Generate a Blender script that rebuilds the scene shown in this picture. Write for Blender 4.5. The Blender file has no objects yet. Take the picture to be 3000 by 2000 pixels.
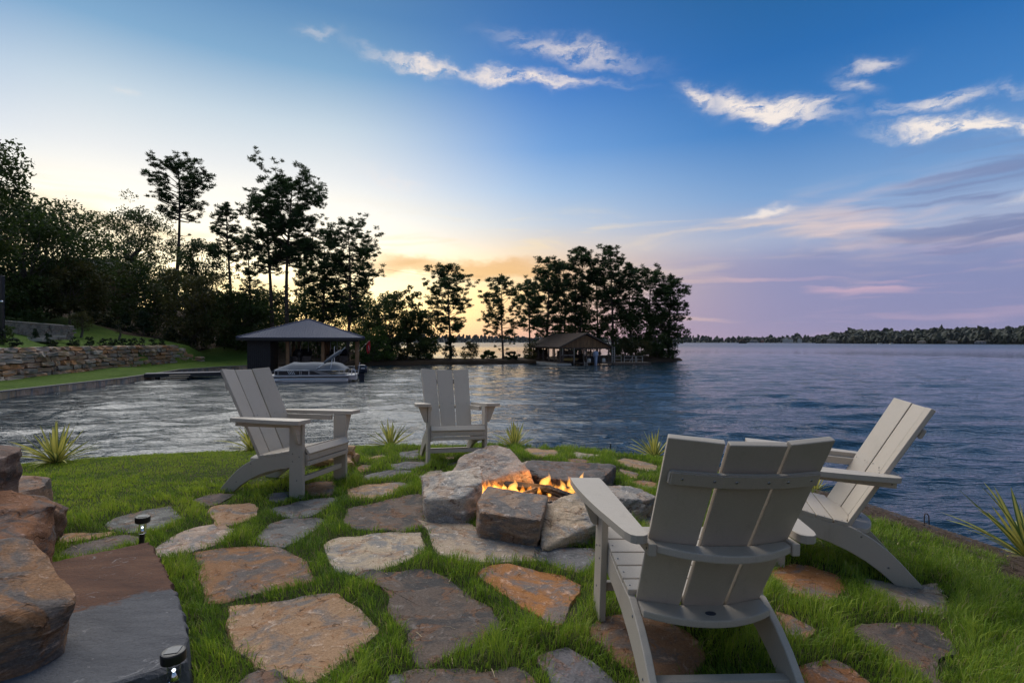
import bpy, bmesh, math, random
import numpy as np
from mathutils import Vector, Matrix, noise as mnoise
R = math.radians
sc = bpy.context.scene
COL = sc.collection
random.seed(7)

# ------------------------------------------------------------------ camera
cam = bpy.data.cameras.new('Camera')
cam_ob = bpy.data.objects.new('Camera', cam)
COL.objects.link(cam_ob)
cam_ob.location = (0, 0, 3.0)                 # about 1.2 m above the patio, 3 m above the lake
cam_ob.rotation_euler = (R(90.04), 0, 0)
cam.sensor_width = 36.0
cam.lens = 18.53
cam.clip_start = 0.05
cam.clip_end = 12000
sc.camera = cam_ob

# ------------------------------------------------------------------ node helpers
def lin(r, g, b, k=1.0):
    f = lambda c: ((c / 255) / 12.92 if c / 255 <= .04045 else ((c / 255 + .055) / 1.055) ** 2.4) * k
    return (f(r), f(g), f(b), 1.0)

class G:
    """small helper round a node tree"""
    def __init__(self, nt):
        self.nt = nt
    def node(self, typ, ins=None, **props):
        n = self.nt.nodes.new(typ)
        for k, v in props.items():
            setattr(n, k, v)
        if ins:
            for k, v in ins.items():
                self.set(n.inputs[k], v)
        return n
    def set(self, sock, v):
        if isinstance(v, bpy.types.NodeSocket):
            self.nt.links.new(v, sock)
        elif v is not None:
            sock.default_value = v
    def math(self, op, a, b=None, c=None, clamp=False):
        n = self.nt.nodes.new('ShaderNodeMath')
        n.operation = op
        n.use_clamp = clamp
        self.set(n.inputs[0], a)
        if b is not None: self.set(n.inputs[1], b)
        if c is not None: self.set(n.inputs[2], c)
        return n.outputs[0]
    def ramp(self, fac, stops, interp='LINEAR'):
        n = self.nt.nodes.new('ShaderNodeValToRGB')
        cr = n.color_ramp
        cr.interpolation = interp
        while len(cr.elements) < len(stops):
            cr.elements.new(0.5)
        for e, (p, c) in zip(cr.elements, stops):
            e.position = p
            e.color = c if len(c) == 4 else (*c, 1)
        self.set(n.inputs[0], fac)
        return n.outputs[0]
    def mix(self, fac, a, b, blend='MIX'):
        n = self.nt.nodes.new('ShaderNodeMix')
        n.data_type = 'RGBA'
        n.blend_type = blend
        self.set(n.inputs[0], fac)
        self.set(n.inputs[6], a)
        self.set(n.inputs[7], b)
        return n.outputs[2]
    def noise(self, vec, scale, detail=4, rough=.55, dist=0.0, dim='3D', w=None):
        n = self.nt.nodes.new('ShaderNodeTexNoise')
        n.noise_dimensions = dim
        self.set(n.inputs['Vector'], vec)
        if w is not None: self.set(n.inputs['W'], w)
        n.inputs['Scale'].default_value = scale
        n.inputs['Detail'].default_value = detail
        n.inputs['Roughness'].default_value = rough
        n.inputs['Distortion'].default_value = dist
        return n.outputs[0]
    def smooth(self, x, a, b):
        n = self.nt.nodes.new('ShaderNodeMapRange')
        n.interpolation_type = 'SMOOTHSTEP'
        self.set(n.inputs[0], x)
        self.set(n.inputs[1], a); self.set(n.inputs[2], b)
        return n.outputs[0]
    def comb(self, x, y, z):
        n = self.nt.nodes.new('ShaderNodeCombineXYZ')
        self.set(n.inputs[0], x); self.set(n.inputs[1], y); self.set(n.inputs[2], z)
        return n.outputs[0]
    def sep(self, v):
        n = self.nt.nodes.new('ShaderNodeSeparateXYZ')
        self.set(n.inputs[0], v)
        return n.outputs
    def mapv(self, vec, scale=(1, 1, 1), loc=(0, 0, 0), rot=(0, 0, 0)):
        n = self.nt.nodes.new('ShaderNodeMapping')
        self.set(n.inputs[0], vec)
        n.inputs['Location'].default_value = loc
        n.inputs['Rotation'].default_value = rot
        n.inputs['Scale'].default_value = scale
        return n.outputs[0]

# ------------------------------------------------------------------ sky
SUN_AZ, SUN_EL = -29.0, 52.0                    # degrees, clockwise from +Y
world = bpy.data.worlds.new('World')
sc.world = world
world.use_nodes = True
world.cycles.sampling_method = 'NONE'
g = G(world.node_tree)
bgn = world.node_tree.nodes['Background']
tc = g.node('ShaderNodeTexCoord').outputs['Generated']
dirn = g.node('ShaderNodeVectorMath', {0: tc}, operation='NORMALIZE').outputs[0]
dx, dy, dz = g.sep(dirn)
az = g.math('MULTIPLY', g.math('ARCTAN2', dx, dy), 180 / math.pi)
el = g.math('MULTIPLY', g.math('ARCSINE', dz), 180 / math.pi)
daz = g.math('ABSOLUTE', g.math('SUBTRACT', az, SUN_AZ))
daz = g.math('MINIMUM', daz, g.math('SUBTRACT', 360, daz))
elf = g.math('DIVIDE', el, 60, clamp=True)
def sky_ramp(st):
    return g.ramp(elf, [(e / 60, lin(*c[:3], c[3] if len(c) > 3 else 1)) for e, c in st])
r0 = sky_ramp([(0, (255, 204, 124, 1.8)), (3, (255, 224, 150, 2.3)), (7, (255, 238, 196, 2.0)), (11, (255, 246, 226, 1.35)),
               (16.5, (244, 246, 246)), (21, (206, 222, 234)), (26, (132, 175, 211)), (31, (90, 141, 190)), (38, (80, 126, 170)), (60, (74, 106, 146))])
r1 = sky_ramp([(0, (226, 166, 150, 1.15)), (2, (240, 186, 146, 1.25)), (5.5, (255, 212, 142, 1.3)), (9, (248, 220, 184, 1.08)), (12.5, (212, 220, 230)),
               (16, (172, 202, 236)), (20, (122, 170, 227)), (26, (72, 132, 207)), (33, (56, 113, 178)), (42, (62, 112, 168)), (60, (74, 106, 146))])
r2 = sky_ramp([(0, (184, 158, 184)), (2, (160, 150, 186)), (6, (148, 152, 192)), (10, (168, 180, 210)), (14, (126, 166, 214)),
               (20, (66, 130, 198)), (26, (42, 110, 180)), (33, (36, 98, 156)), (42, (50, 102, 156)), (60, (74, 106, 146))])
r3 = sky_ramp([(0, (190, 172, 165)), (6, (182, 172, 174)), (13, (162, 166, 178)), (24, (124, 146, 170)), (36, (92, 124, 158)), (60, (74, 106, 146))])  # sky behind the view, brightened on purpose to fill faces turned towards it
skyc = g.mix(g.smooth(daz, 8, 36), r0, r1)
skyc = g.mix(g.smooth(daz, 26, 58), skyc, r2)
skyc = g.mix(g.smooth(daz, 72, 112), skyc, r3)
# faint physical sky mixed in, sun set high; the ramps carry the low glow
nish = g.node('ShaderNodeTexSky', sky_type='NISHITA', sun_disc=False, sun_elevation=R(SUN_EL), sun_rotation=R(SUN_AZ),
              air_density=1.0, dust_density=1.5, ozone_density=4.0).outputs[0]
nish = g.node('ShaderNodeVectorMath', {0: nish, 1: (.05, .05, .05)}, operation='MULTIPLY').outputs[0]
skyc = g.mix(0.06, skyc, nish)
# thin high cloud, drawn in azimuth / elevation so that it stays put in the sky
azel = g.comb(az, el, 0)
warp = g.node('ShaderNodeTexNoise', {'Vector': g.mapv(azel, (.10, .16, 1)), 'Scale': 1.0, 'Detail': 2.0, 'Roughness': .6}, noise_dimensions='2D').outputs[1]
warp = g.node('ShaderNodeVectorMath', {0: warp, 1: (.5, .5, .5)}, operation='SUBTRACT').outputs[0]
warp2 = g.node('ShaderNodeTexNoise', {'Vector': g.mapv(azel, (.45, .9, 1)), 'Scale': 1.0, 'Detail': 4.0, 'Roughness': .66}, noise_dimensions='2D').outputs[1]
warp2 = g.node('ShaderNodeVectorMath', {0: warp2, 1: (.5, .5, .5)}, operation='SUBTRACT').outputs[0]
warp = g.node('ShaderNodeVectorMath', {0: warp, 1: (5.0, 3.4, 0)}, operation='MULTIPLY').outputs[0]
warp = g.node('ShaderNodeVectorMath', {0: warp2, 1: (1.5, 1.25, 0), 2: warp}, operation='MULTIPLY_ADD').outputs[0]
pw = g.node('ShaderNodeVectorMath', {0: azel, 1: warp}, operation='ADD').outputs[0]
wa, we, _ = g.sep(pw)
pw1 = g.comb(wa, we, 1.0)
def streak(u0, v0, u1, v1, w, k):
    """a wisp between two directions (3000 x 2000 photograph scale turned into azimuth / elevation); returns a squared distance"""
    def ae(u, v):
        x, z = (u - 1500) / 1544, (1000 - v) / 1544
        return math.degrees(math.atan(x)), math.degrees(math.atan(z / math.hypot(1, x)))
    a0, e0 = ae(u0, v0); a1, e1 = ae(u1, v1)
    ca, ce = (a0 + a1) / 2, (e0 + e1) / 2
    L = math.hypot(a1 - a0, e1 - e0) / 2 + .01
    c, s = (a1 - a0) / 2 / L, (e1 - e0) / 2 / L
    L *= 1.15
    p = g.node('ShaderNodeVectorMath', {0: pw1, 1: (c / L, s / L, -(ca * c + ce * s) / L)}, operation='DOT_PRODUCT').outputs['Value']
    q = g.node('ShaderNodeVectorMath', {0: pw1, 1: (-s / w, c / w, (ca * s - ce * c) / w)}, operation='DOT_PRODUCT').outputs['Value']
    return g.math('MULTIPLY_ADD', q, q, g.math('MULTIPLY_ADD', p, p, -math.log(k)))
acc = None
for st in [(1080, 138, 1400, 205, .60, .78), (1320, 192, 1740, 240, .60, .85), (1500, 118, 1860, 180, .95, .62),
           (1990, 250, 2110, 310, .75, .85), (2090, 300, 2420, 335, 1.0, 1.1), (2240, 320, 2460, 308, .65, .75),
           (2460, 210, 2620, 170, .65, .62), (2450, 240, 2570, 275, .6, .5), (2600, 335, 2890, 285, .6, .7),
           (2620, 385, 3060, 355, .65, 1.15), (2940, 270, 3040, 262, .4, .35),
           (870, 105, 990, 100, .5, .36), (300, 255, 380, 270, .45, .34), (2170, 620, 2330, 605, .55, .8),
           (1030, 500, 1240, 560, 1.1, .34), (2950, 585, 3060, 570, .5, .5), (3200, 330, 3700, 250, .8, .8)]:
    s_ = streak(*st)
    acc = s_ if acc is None else g.math('MINIMUM', acc, s_)
acc = g.math('POWER', 2.718, g.math('MULTIPLY', acc, -1.0))
fib = g.noise(g.mapv(pw, (.45, 1.3, 1), (0, 0, 0), (0, 0, R(-12))), 1.0, 4, .6, dim='2D')
acc = g.math('MULTIPLY', acc, g.smooth(fib, .12, .62))
acc = g.smooth(acc, .0, 1.0)
hi_col = g.mix(g.smooth(daz, 25, 75), lin(255, 240, 228), lin(255, 243, 232))
skyc = g.mix(g.math('MULTIPLY', acc, .92, clamp=True), skyc, hi_col)
# layered cloud low over the lake
pg = g.node('ShaderNodeVectorMath', {0: warp, 1: (.5, .28, 0), 2: azel}, operation='MULTIPLY_ADD').outputs[0]
def layer(e_lo, e_hi, sx, sy, seed, t0, t1):
    n1 = g.noise(g.mapv(pg, (sx, sy, 1), (seed, seed * .7, 0), (0, 0, R(4))), 1.0, 3, .6, .3, dim='2D')
    m = g.smooth(n1, t0, t1)
    band = g.math('MULTIPLY', g.smooth(el, e_lo - 2.5, e_lo + 1.5), g.math('SUBTRACT', 1.0, g.smooth(el, e_hi - 3, e_hi + 3)))
    return g.math('MULTIPLY', m, band)
east = g.smooth(daz, 34, 60)
peach = g.mix(g.smooth(daz, 30, 72), lin(255, 232, 190), lin(238, 208, 202))
l1 = layer(6.5, 12.5, .055, .36, 3.1, .47, .72)
skyc = g.mix(g.math('MULTIPLY', l1, .72), skyc, peach)
bank = g.math('MULTIPLY', g.smooth(g.sep(pg)[1], 10.0, 6.8), g.smooth(daz, 24, 50))
mauve = g.mix(g.smooth(daz, 36, 74), lin(172, 158, 184), lin(124, 136, 180))
skyc = g.mix(g.math('MULTIPLY', bank, .55), skyc, mauve)
l2 = layer(2.0, 7.0, .045, .5, 9.3, .50, .72)
skyc = g.mix(g.math('MULTIPLY', l2, .5), skyc, g.mix(east, lin(255, 226, 160), lin(236, 190, 200)))
l3 = layer(7.5, 15, .05, .55, 17.7, .46, .66)
skyc = g.mix(g.math('MULTIPLY', g.math('MULTIPLY', l3, g.smooth(daz, 52, 72)), .75), skyc, lin(116, 128, 170))
l4 = g.math('MULTIPLY', g.math('MULTIPLY', g.smooth(we, 6.3, 7.3), g.smooth(we, 9.3, 8.1)), g.math('MULTIPLY', g.smooth(daz, 10, 18), g.math('SUBTRACT', 1.0, g.smooth(daz, 27, 42))))
skyc = g.mix(g.math('MULTIPLY', l4, .62), skyc, lin(232, 172, 96))
g.set(bgn.inputs[0], skyc)
bgn.inputs[1].default_value = 1.0

# ------------------------------------------------------------------ soft evening light from the bright western sky, and exposure
sl = bpy.data.lights.new('Sun', 'SUN')
sl.energy = 3.0
sl.angle = R(60)
sl.color = (1.0, .95, .87)
sun_ob = bpy.data.objects.new('Sun', sl)
COL.objects.link(sun_ob)
sd = Vector((math.sin(R(SUN_AZ)) * math.cos(R(SUN_EL)), math.cos(R(SUN_AZ)) * math.cos(R(SUN_EL)), math.sin(R(SUN_EL))))
sun_ob.rotation_euler = sd.to_track_quat('Z', 'Y').to_euler()
sun_ob.location = (-60, 90, 40)
vs = sc.view_settings
vs.view_transform = 'Standard'
vs.look = 'None'
vs.exposure = 0.0
vs.gamma = 1.0
sc.render.engine = 'CYCLES'
sc.cycles.use_denoising = True
sc.cycles.max_bounces = 4
sc.cycles.diffuse_bounces = 2
sc.cycles.glossy_bounces = 3
sc.cycles.transmission_bounces = 4
sc.cycles.transparent_max_bounces = 10
sc.cycles.caustics_reflective = False
sc.cycles.caustics_refractive = False
sc.cycles.adaptive_threshold = .02

# ------------------------------------------------------------------ object helpers
def tag(o, label=None, cat=None, group=None, kind=None):
    if label: o['label'] = label
    if cat: o['category'] = cat
    if group: o['group'] = group
    if kind: o['kind'] = kind
    return o
def empty(name, loc=(0, 0, 0), rz=0.0, **k):
    o = bpy.data.objects.new(name, None)
    COL.objects.link(o)
    o.location = loc
    o.rotation_euler = (0, 0, rz)
    o.empty_display_size = .1
    return tag(o, **k)
def link(name, me, parent=None, loc=None, rot=None, **k):
    o = bpy.data.objects.new(name, me)
    COL.objects.link(o)
    if parent is not None: o.parent = parent
    if loc is not None: o.location = loc
    if rot is not None: o.rotation_euler = rot
    return tag(o, **k)
def mesh_from(name, verts, faces, mat=None, smooth=False):
    me = bpy.data.meshes.new(name)
    me.from_pydata([tuple(v) for v in verts], [], faces)
    if mat: me.materials.append(mat)
    if smooth: me.shade_smooth()
    me.update()
    return me
def np_mesh(name, V, loops, sizes, mat=None, smooth=False):
    """fast mesh from numpy: V (n,3), flat loop indices, polygon sizes"""
    me = bpy.data.meshes.new(name)
    V = np.ascontiguousarray(V, np.float32)
    loops = np.ascontiguousarray(loops, np.int32)
    sizes = np.ascontiguousarray(sizes, np.int32)
    me.vertices.add(len(V)); me.vertices.foreach_set('co', V.ravel())
    me.loops.add(len(loops)); me.loops.foreach_set('vertex_index', loops)
    me.polygons.add(len(sizes))
    st = np.zeros(len(sizes), np.int32); st[1:] = np.cumsum(sizes)[:-1]
    me.polygons.foreach_set('loop_start', st)
    me.polygons.foreach_set('use_smooth', np.full(len(sizes), smooth, bool))
    me.update(calc_edges=True)
    if mat: me.materials.append(mat)
    return me
def bm_mesh(name, bm, mat=None, smooth=False):
    me = bpy.data.meshes.new(name)
    bmesh.ops.recalc_face_normals(bm, faces=bm.faces)
    bm.to_mesh(me); bm.free()
    if mat: me.materials.append(mat)
    if smooth: me.shade_smooth()
    return me
def prism_bm(bm, pts0, pts1):
    """closed solid between two point loops"""
    a = [bm.verts.new(p) for p in pts0]
    b = [bm.verts.new(p) for p in pts1]
    n = len(a)
    fs = [bm.faces.new(a[::-1]), bm.faces.new(b)]
    for i in range(n):
        fs.append(bm.faces.new((a[i], a[(i + 1) % n], b[(i + 1) % n], b[i])))
    return fs
def board(name, poly, fr, t, mat, bev=.004, seg=2):
    """poly (u, v) extruded by t along w; fr maps (u, v, w) to local space"""
    bm = bmesh.new()
    prism_bm(bm, [fr(u, v, 0) for u, v in poly], [fr(u, v, t) for u, v in poly])
    bmesh.ops.recalc_face_normals(bm, faces=bm.faces)
    if bev:
        es = [e for e in bm.edges if e.calc_length() > bev * 2.2 and e.calc_face_angle(0) > .5]
        bmesh.ops.bevel(bm, geom=es, offset=bev, segments=seg, profile=.6, affect='EDGES', clamp_overlap=True)
    return bm_mesh(name, bm, mat)
def box_mesh(name, x0, x1, y0, y1, z0, z1, mat, bev=0.0):
    return board(name, [(x0, y0), (x1, y0), (x1, y1), (x0, y1)], lambda u, v, w: (u, v, z0 + w), z1 - z0, mat, bev, 1)
def tube_bm(bm, pts, rad, n=8, cap=True):
    pts = [Vector(p) for p in pts]
    rs = rad if isinstance(rad, (list, tuple)) else [rad] * len(pts)
    rings = []
    ref = None
    for i, p in enumerate(pts):
        d = (pts[min(i + 1, len(pts) - 1)] - pts[max(i - 1, 0)]).normalized()
        if ref is None:
            ref = d.orthogonal().normalized()
        ref = (ref - d * ref.dot(d))
        ref = ref.normalized() if ref.length > 1e-5 else d.orthogonal().normalized()
        o = d.cross(ref)
        rings.append([bm.verts.new(p + (ref * math.cos(2 * math.pi * k / n) + o * math.sin(2 * math.pi * k / n)) * rs[i]) for k in range(n)])
    for a, b in zip(rings, rings[1:]):
        for k in range(n):
            bm.faces.new((a[k], a[(k + 1) % n], b[(k + 1) % n], b[k]))
    if cap:
        bm.faces.new(rings[0][::-1]); bm.faces.new(rings[-1])
def lathe_bm(bm, prof, n=16, c=(0, 0, 0)):
    rings = []
    for r, z in prof:
        rings.append([bm.verts.new((c[0] + max(r, 1e-4) * math.cos(2 * math.pi * k / n), c[1] + max(r, 1e-4) * math.sin(2 * math.pi * k / n), c[2] + z)) for k in range(n)])
    for a, b in zip(rings, rings[1:]):
        for k in range(n):
            bm.faces.new((a[k], a[(k + 1) % n], b[(k + 1) % n], b[k]))
    bm.faces.new(rings[0][::-1]); bm.faces.new(rings[-1])
def copy_tree(o, parent=None):
    c = o.copy()
    COL.objects.link(c)
    c.parent = parent
    for ch in list(o.children):
        copy_tree(ch, c)
    return c

# ------------------------------------------------------------------ materials
def new_mat(name):
    m = bpy.data.materials.new(name)
    m.use_nodes = True
    gg = G(m.node_tree)
    return m, gg, m.node_tree.nodes['Principled BSDF']
def bump(gg, b, h, dist, strength=1.0):
    n = gg.node('ShaderNodeBump', {'Height': h, 'Distance': dist, 'Strength': strength})
    gg.set(b.inputs['Normal'], n.outputs[0])
def simple(name, col, rough=.6, var=.12, scale=6.0, bdist=.0, bscale=40, metal=0.0, spec=.5):
    m, q, b = new_mat(name)
    co = q.node('ShaderNodeTexCoord').outputs['Object']
    n = q.noise(co, scale, 4, .6)
    q.set(b.inputs['Base Color'], q.ramp(n, [(.25, tuple(c * (1 - var) for c in col)), (.75, tuple(min(1, c * (1 + var)) for c in col))]))
    b.inputs['Roughness'].default_value = rough
    b.inputs['Metallic'].default_value = metal
    b.inputs['Specular IOR Level'].default_value = spec
    if bdist:
        bump(q, b, q.noise(co, bscale, 3, .6), bdist)
    return m

def stone_material(name, sc1=3.0, grain=60.0, bd=.006, strata=(1, 1, 3), crack=2.2, sat=1.0):
    """stone coloured by the object's own colour, with rust, grey and pale mineral patches and fine cracks"""
    m, q, b = new_mat(name)
    co = q.node('ShaderNodeTexCoord').outputs['Object']
    oi = q.node('ShaderNodeObjectInfo')
    off = q.node('ShaderNodeVectorMath', {0: q.comb(oi.outputs['Random'], q.math('MULTIPLY', oi.outputs['Random'], 7.3), 0), 1: (40, 40, 40)}, operation='MULTIPLY').outputs[0]
    p = q.node('ShaderNodeVectorMath', {0: co, 1: off}, operation='ADD').outputs[0]
    ps = q.mapv(p, strata)
    n1 = q.noise(ps, sc1, 6, .66, .9)
    n2 = q.noise(q.mapv(p, (1, 1, 1), (5, 3, 9)), sc1 * 1.5, 6, .70, 1.4)
    n3 = q.noise(p, grain * 2.2, 3, .75)
    n4 = q.noise(ps, sc1 * 4.5, 6, .74, .8)
    wv = q.node('ShaderNodeVectorMath', {0: q.node('ShaderNodeTexNoise', {'Vector': p, 'Scale': sc1 * 3.0, 'Detail': 4.0}).outputs[1], 1: (.16, .16, .16), 2: p}, operation='MULTIPLY_ADD').outputs[0]
    vo = q.node('ShaderNodeTexVoronoi', {'Vector': wv, 'Scale': sc1 * crack}, feature='DISTANCE_TO_EDGE').outputs['Distance']
    cr = q.math('MULTIPLY', q.math('SUBTRACT', 1.0, q.smooth(vo, .004, .030)), q.smooth(n2, .50, .62))
    base = oi.outputs['Color']
    grey = q.node('ShaderNodeHueSaturation', {'Saturation': .35, 'Value': .52, 'Color': base}).outputs[0]
    pale = q.node('ShaderNodeHueSaturation', {'Saturation': .70, 'Value': 1.75, 'Color': base}).outputs[0]
    rust = q.mix(.45, base, (.30, .115, .035, 1))
    c = q.mix(q.smooth(n1, .44, .60), base, grey)
    c = q.mix(q.math('MULTIPLY', q.smooth(n2, .50, .62), .85), c, rust)
    c = q.mix(q.math('MULTIPLY', q.smooth(n4, .54, .70), .8), c, pale)
    c = q.mix(q.math('MULTIPLY', q.smooth(n3, .38, .66), .55), c, q.node('ShaderNodeHueSaturation', {'Value': .48, 'Color': c}).outputs[0])
    c = q.mix(q.math('MULTIPLY', cr, .5), c, (.022, .018, .014, 1))
    q.set(b.inputs['Base Color'], c)
    b.inputs['Roughness'].default_value = .85
    b.inputs['Specular IOR Level'].default_value = .15
    h = q.math('MULTIPLY_ADD', n4, 1.1, q.math('MULTIPLY_ADD', n3, .22, q.math('MULTIPLY', cr, -.5)))
    bump(q, b, h, bd)
    return m
M_STONE = stone_material('flagstone', 4.5, 60, .010)
M_ROCK = stone_material('boulder stone', 4.0, 50, .016, (1, 1, 3.0), 1.2)

def turf_soil():
    m, q, b = new_mat('soil and thatch')
    co = q.node('ShaderNodeTexCoord').outputs['Object']
    n = q.noise(co, 9, 5, .65)
    n2 = q.noise(co, 70, 3, .7)
    n3 = q.noise(q.mapv(co, (1, .25, 1), (0, 0, 0), (0, 0, .6)), 120, 3, .7)
    soil = q.ramp(n, [(.3, (.030, .036, .012)), (.55, (.045, .052, .016)), (.75, (.060, .060, .022))])
    soil = q.mix(q.math('MULTIPLY', q.smooth(n2, .45, .7), .5), soil, (.075, .058, .032, 1))
    mulch = q.ramp(n3, [(.3, (.028, .018, .012)), (.5, (.085, .052, .032)), (.72, (.17, .115, .075))])
    at = q.node('ShaderNodeAttribute', attribute_name='bank').outputs['Fac']
    q.set(b.inputs['Base Color'], q.mix(at, soil, mulch))
    b.inputs['Roughness'].default_value = .95
    b.inputs['Specular IOR Level'].default_value = .2
    bump(q, b, q.math('ADD', n2, n3), .012)
    return m
M_SOIL = turf_soil()

def grass_material(name, dark, mid, light, straw=(.24, .2, .09)):
    m, q, b = new_mat(name)
    t = q.node('ShaderNodeAttribute', attribute_name='tone').outputs['Fac']
    c = q.ramp(t, [(0, dark), (.45, mid), (.86, light), (.93, straw), (1, straw)])
    q.set(b.inputs['Base Color'], c)
    b.inputs['Roughness'].default_value = .5
    b.inputs['Specular IOR Level'].default_value = .35
    tr = q.node('ShaderNodeBsdfTranslucent', {'Color': c})
    ms = q.node('ShaderNodeMixShader', {0: .4, 1: b.outputs[0], 2: tr.outputs[0]})
    out = m.node_tree.nodes['Material Output']
    q.set(out.inputs[0], ms.outputs[0])
    return m
M_GRASS = grass_material('grass blades', (.065, .130, .015), (.185, .300, .028), (.40, .48, .052), (.40, .33, .15))
# ------------------------------------------------------------------ patio ground: a rounded point of land above the lake
EDGE = np.array([(-12, 1.0), (-8, 2.9), (-6.0, 4.1), (-4.4, 4.95), (-3.35, 5.52), (-1.96, 6.06), (-.4, 6.32), (.8, 6.25), (1.7, 5.95),
                 (2.4, 5.3), (2.85, 4.5), (3.08, 3.75), (3.2, 2.9), (3.25, 1.5), (3.3, -6), (-12, -6)], float)
def poly_sd(P, poly):
    """signed distance to a closed polygon, positive inside; P is (n, 2)"""
    P = np.asarray(P, float)
    d2 = np.full(len(P), 1e9)
    ins = np.zeros(len(P), bool)
    n = len(poly)
    for i in range(n):
        a, b = poly[i], poly[(i + 1) % n]
        ab = b - a
        t = np.clip(((P - a) @ ab) / (ab @ ab), 0, 1)
        q = P - (a + t[:, None] * ab)
        d2 = np.minimum(d2, (q * q).sum(1))
        c = (a[1] > P[:, 1]) != (b[1] > P[:, 1])
        with np.errstate(divide='ignore', invalid='ignore'):
            xi = (b[0] - a[0]) * (P[:, 1] - a[1]) / (b[1] - a[1]) + a[0]
        ins ^= c & (P[:, 0] < xi)
    return np.where(ins, 1, -1) * np.sqrt(d2)
FIX = []          # (x, y, dz) small corrections so that every chair foot meets the ground
def ground_z(P):
    P = np.atleast_2d(np.asarray(P, float))
    x, y = P[:, 0], P[:, 1]
    s = poly_sd(P, EDGE)
    t = np.maximum(-s, 0)
    z = 3 - 1.165 - .03 * x - .10 * np.exp(-np.maximum(s, 0) / .7)
    z = z - np.where(t < .45, .30 * t, .135 + 1.0 * (t - .45))
    z = z + .006 * np.sin(3.1 * x + 1.3 * y) + .006 * np.sin(1.7 * x - 3.7 * y + 1)
    for fx, fy, dz in FIX:
        z = z + dz * np.exp(-((x - fx) ** 2 + (y - fy) ** 2) / (2 * .22 ** 2))
    return np.maximum(z, -.6)
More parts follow.
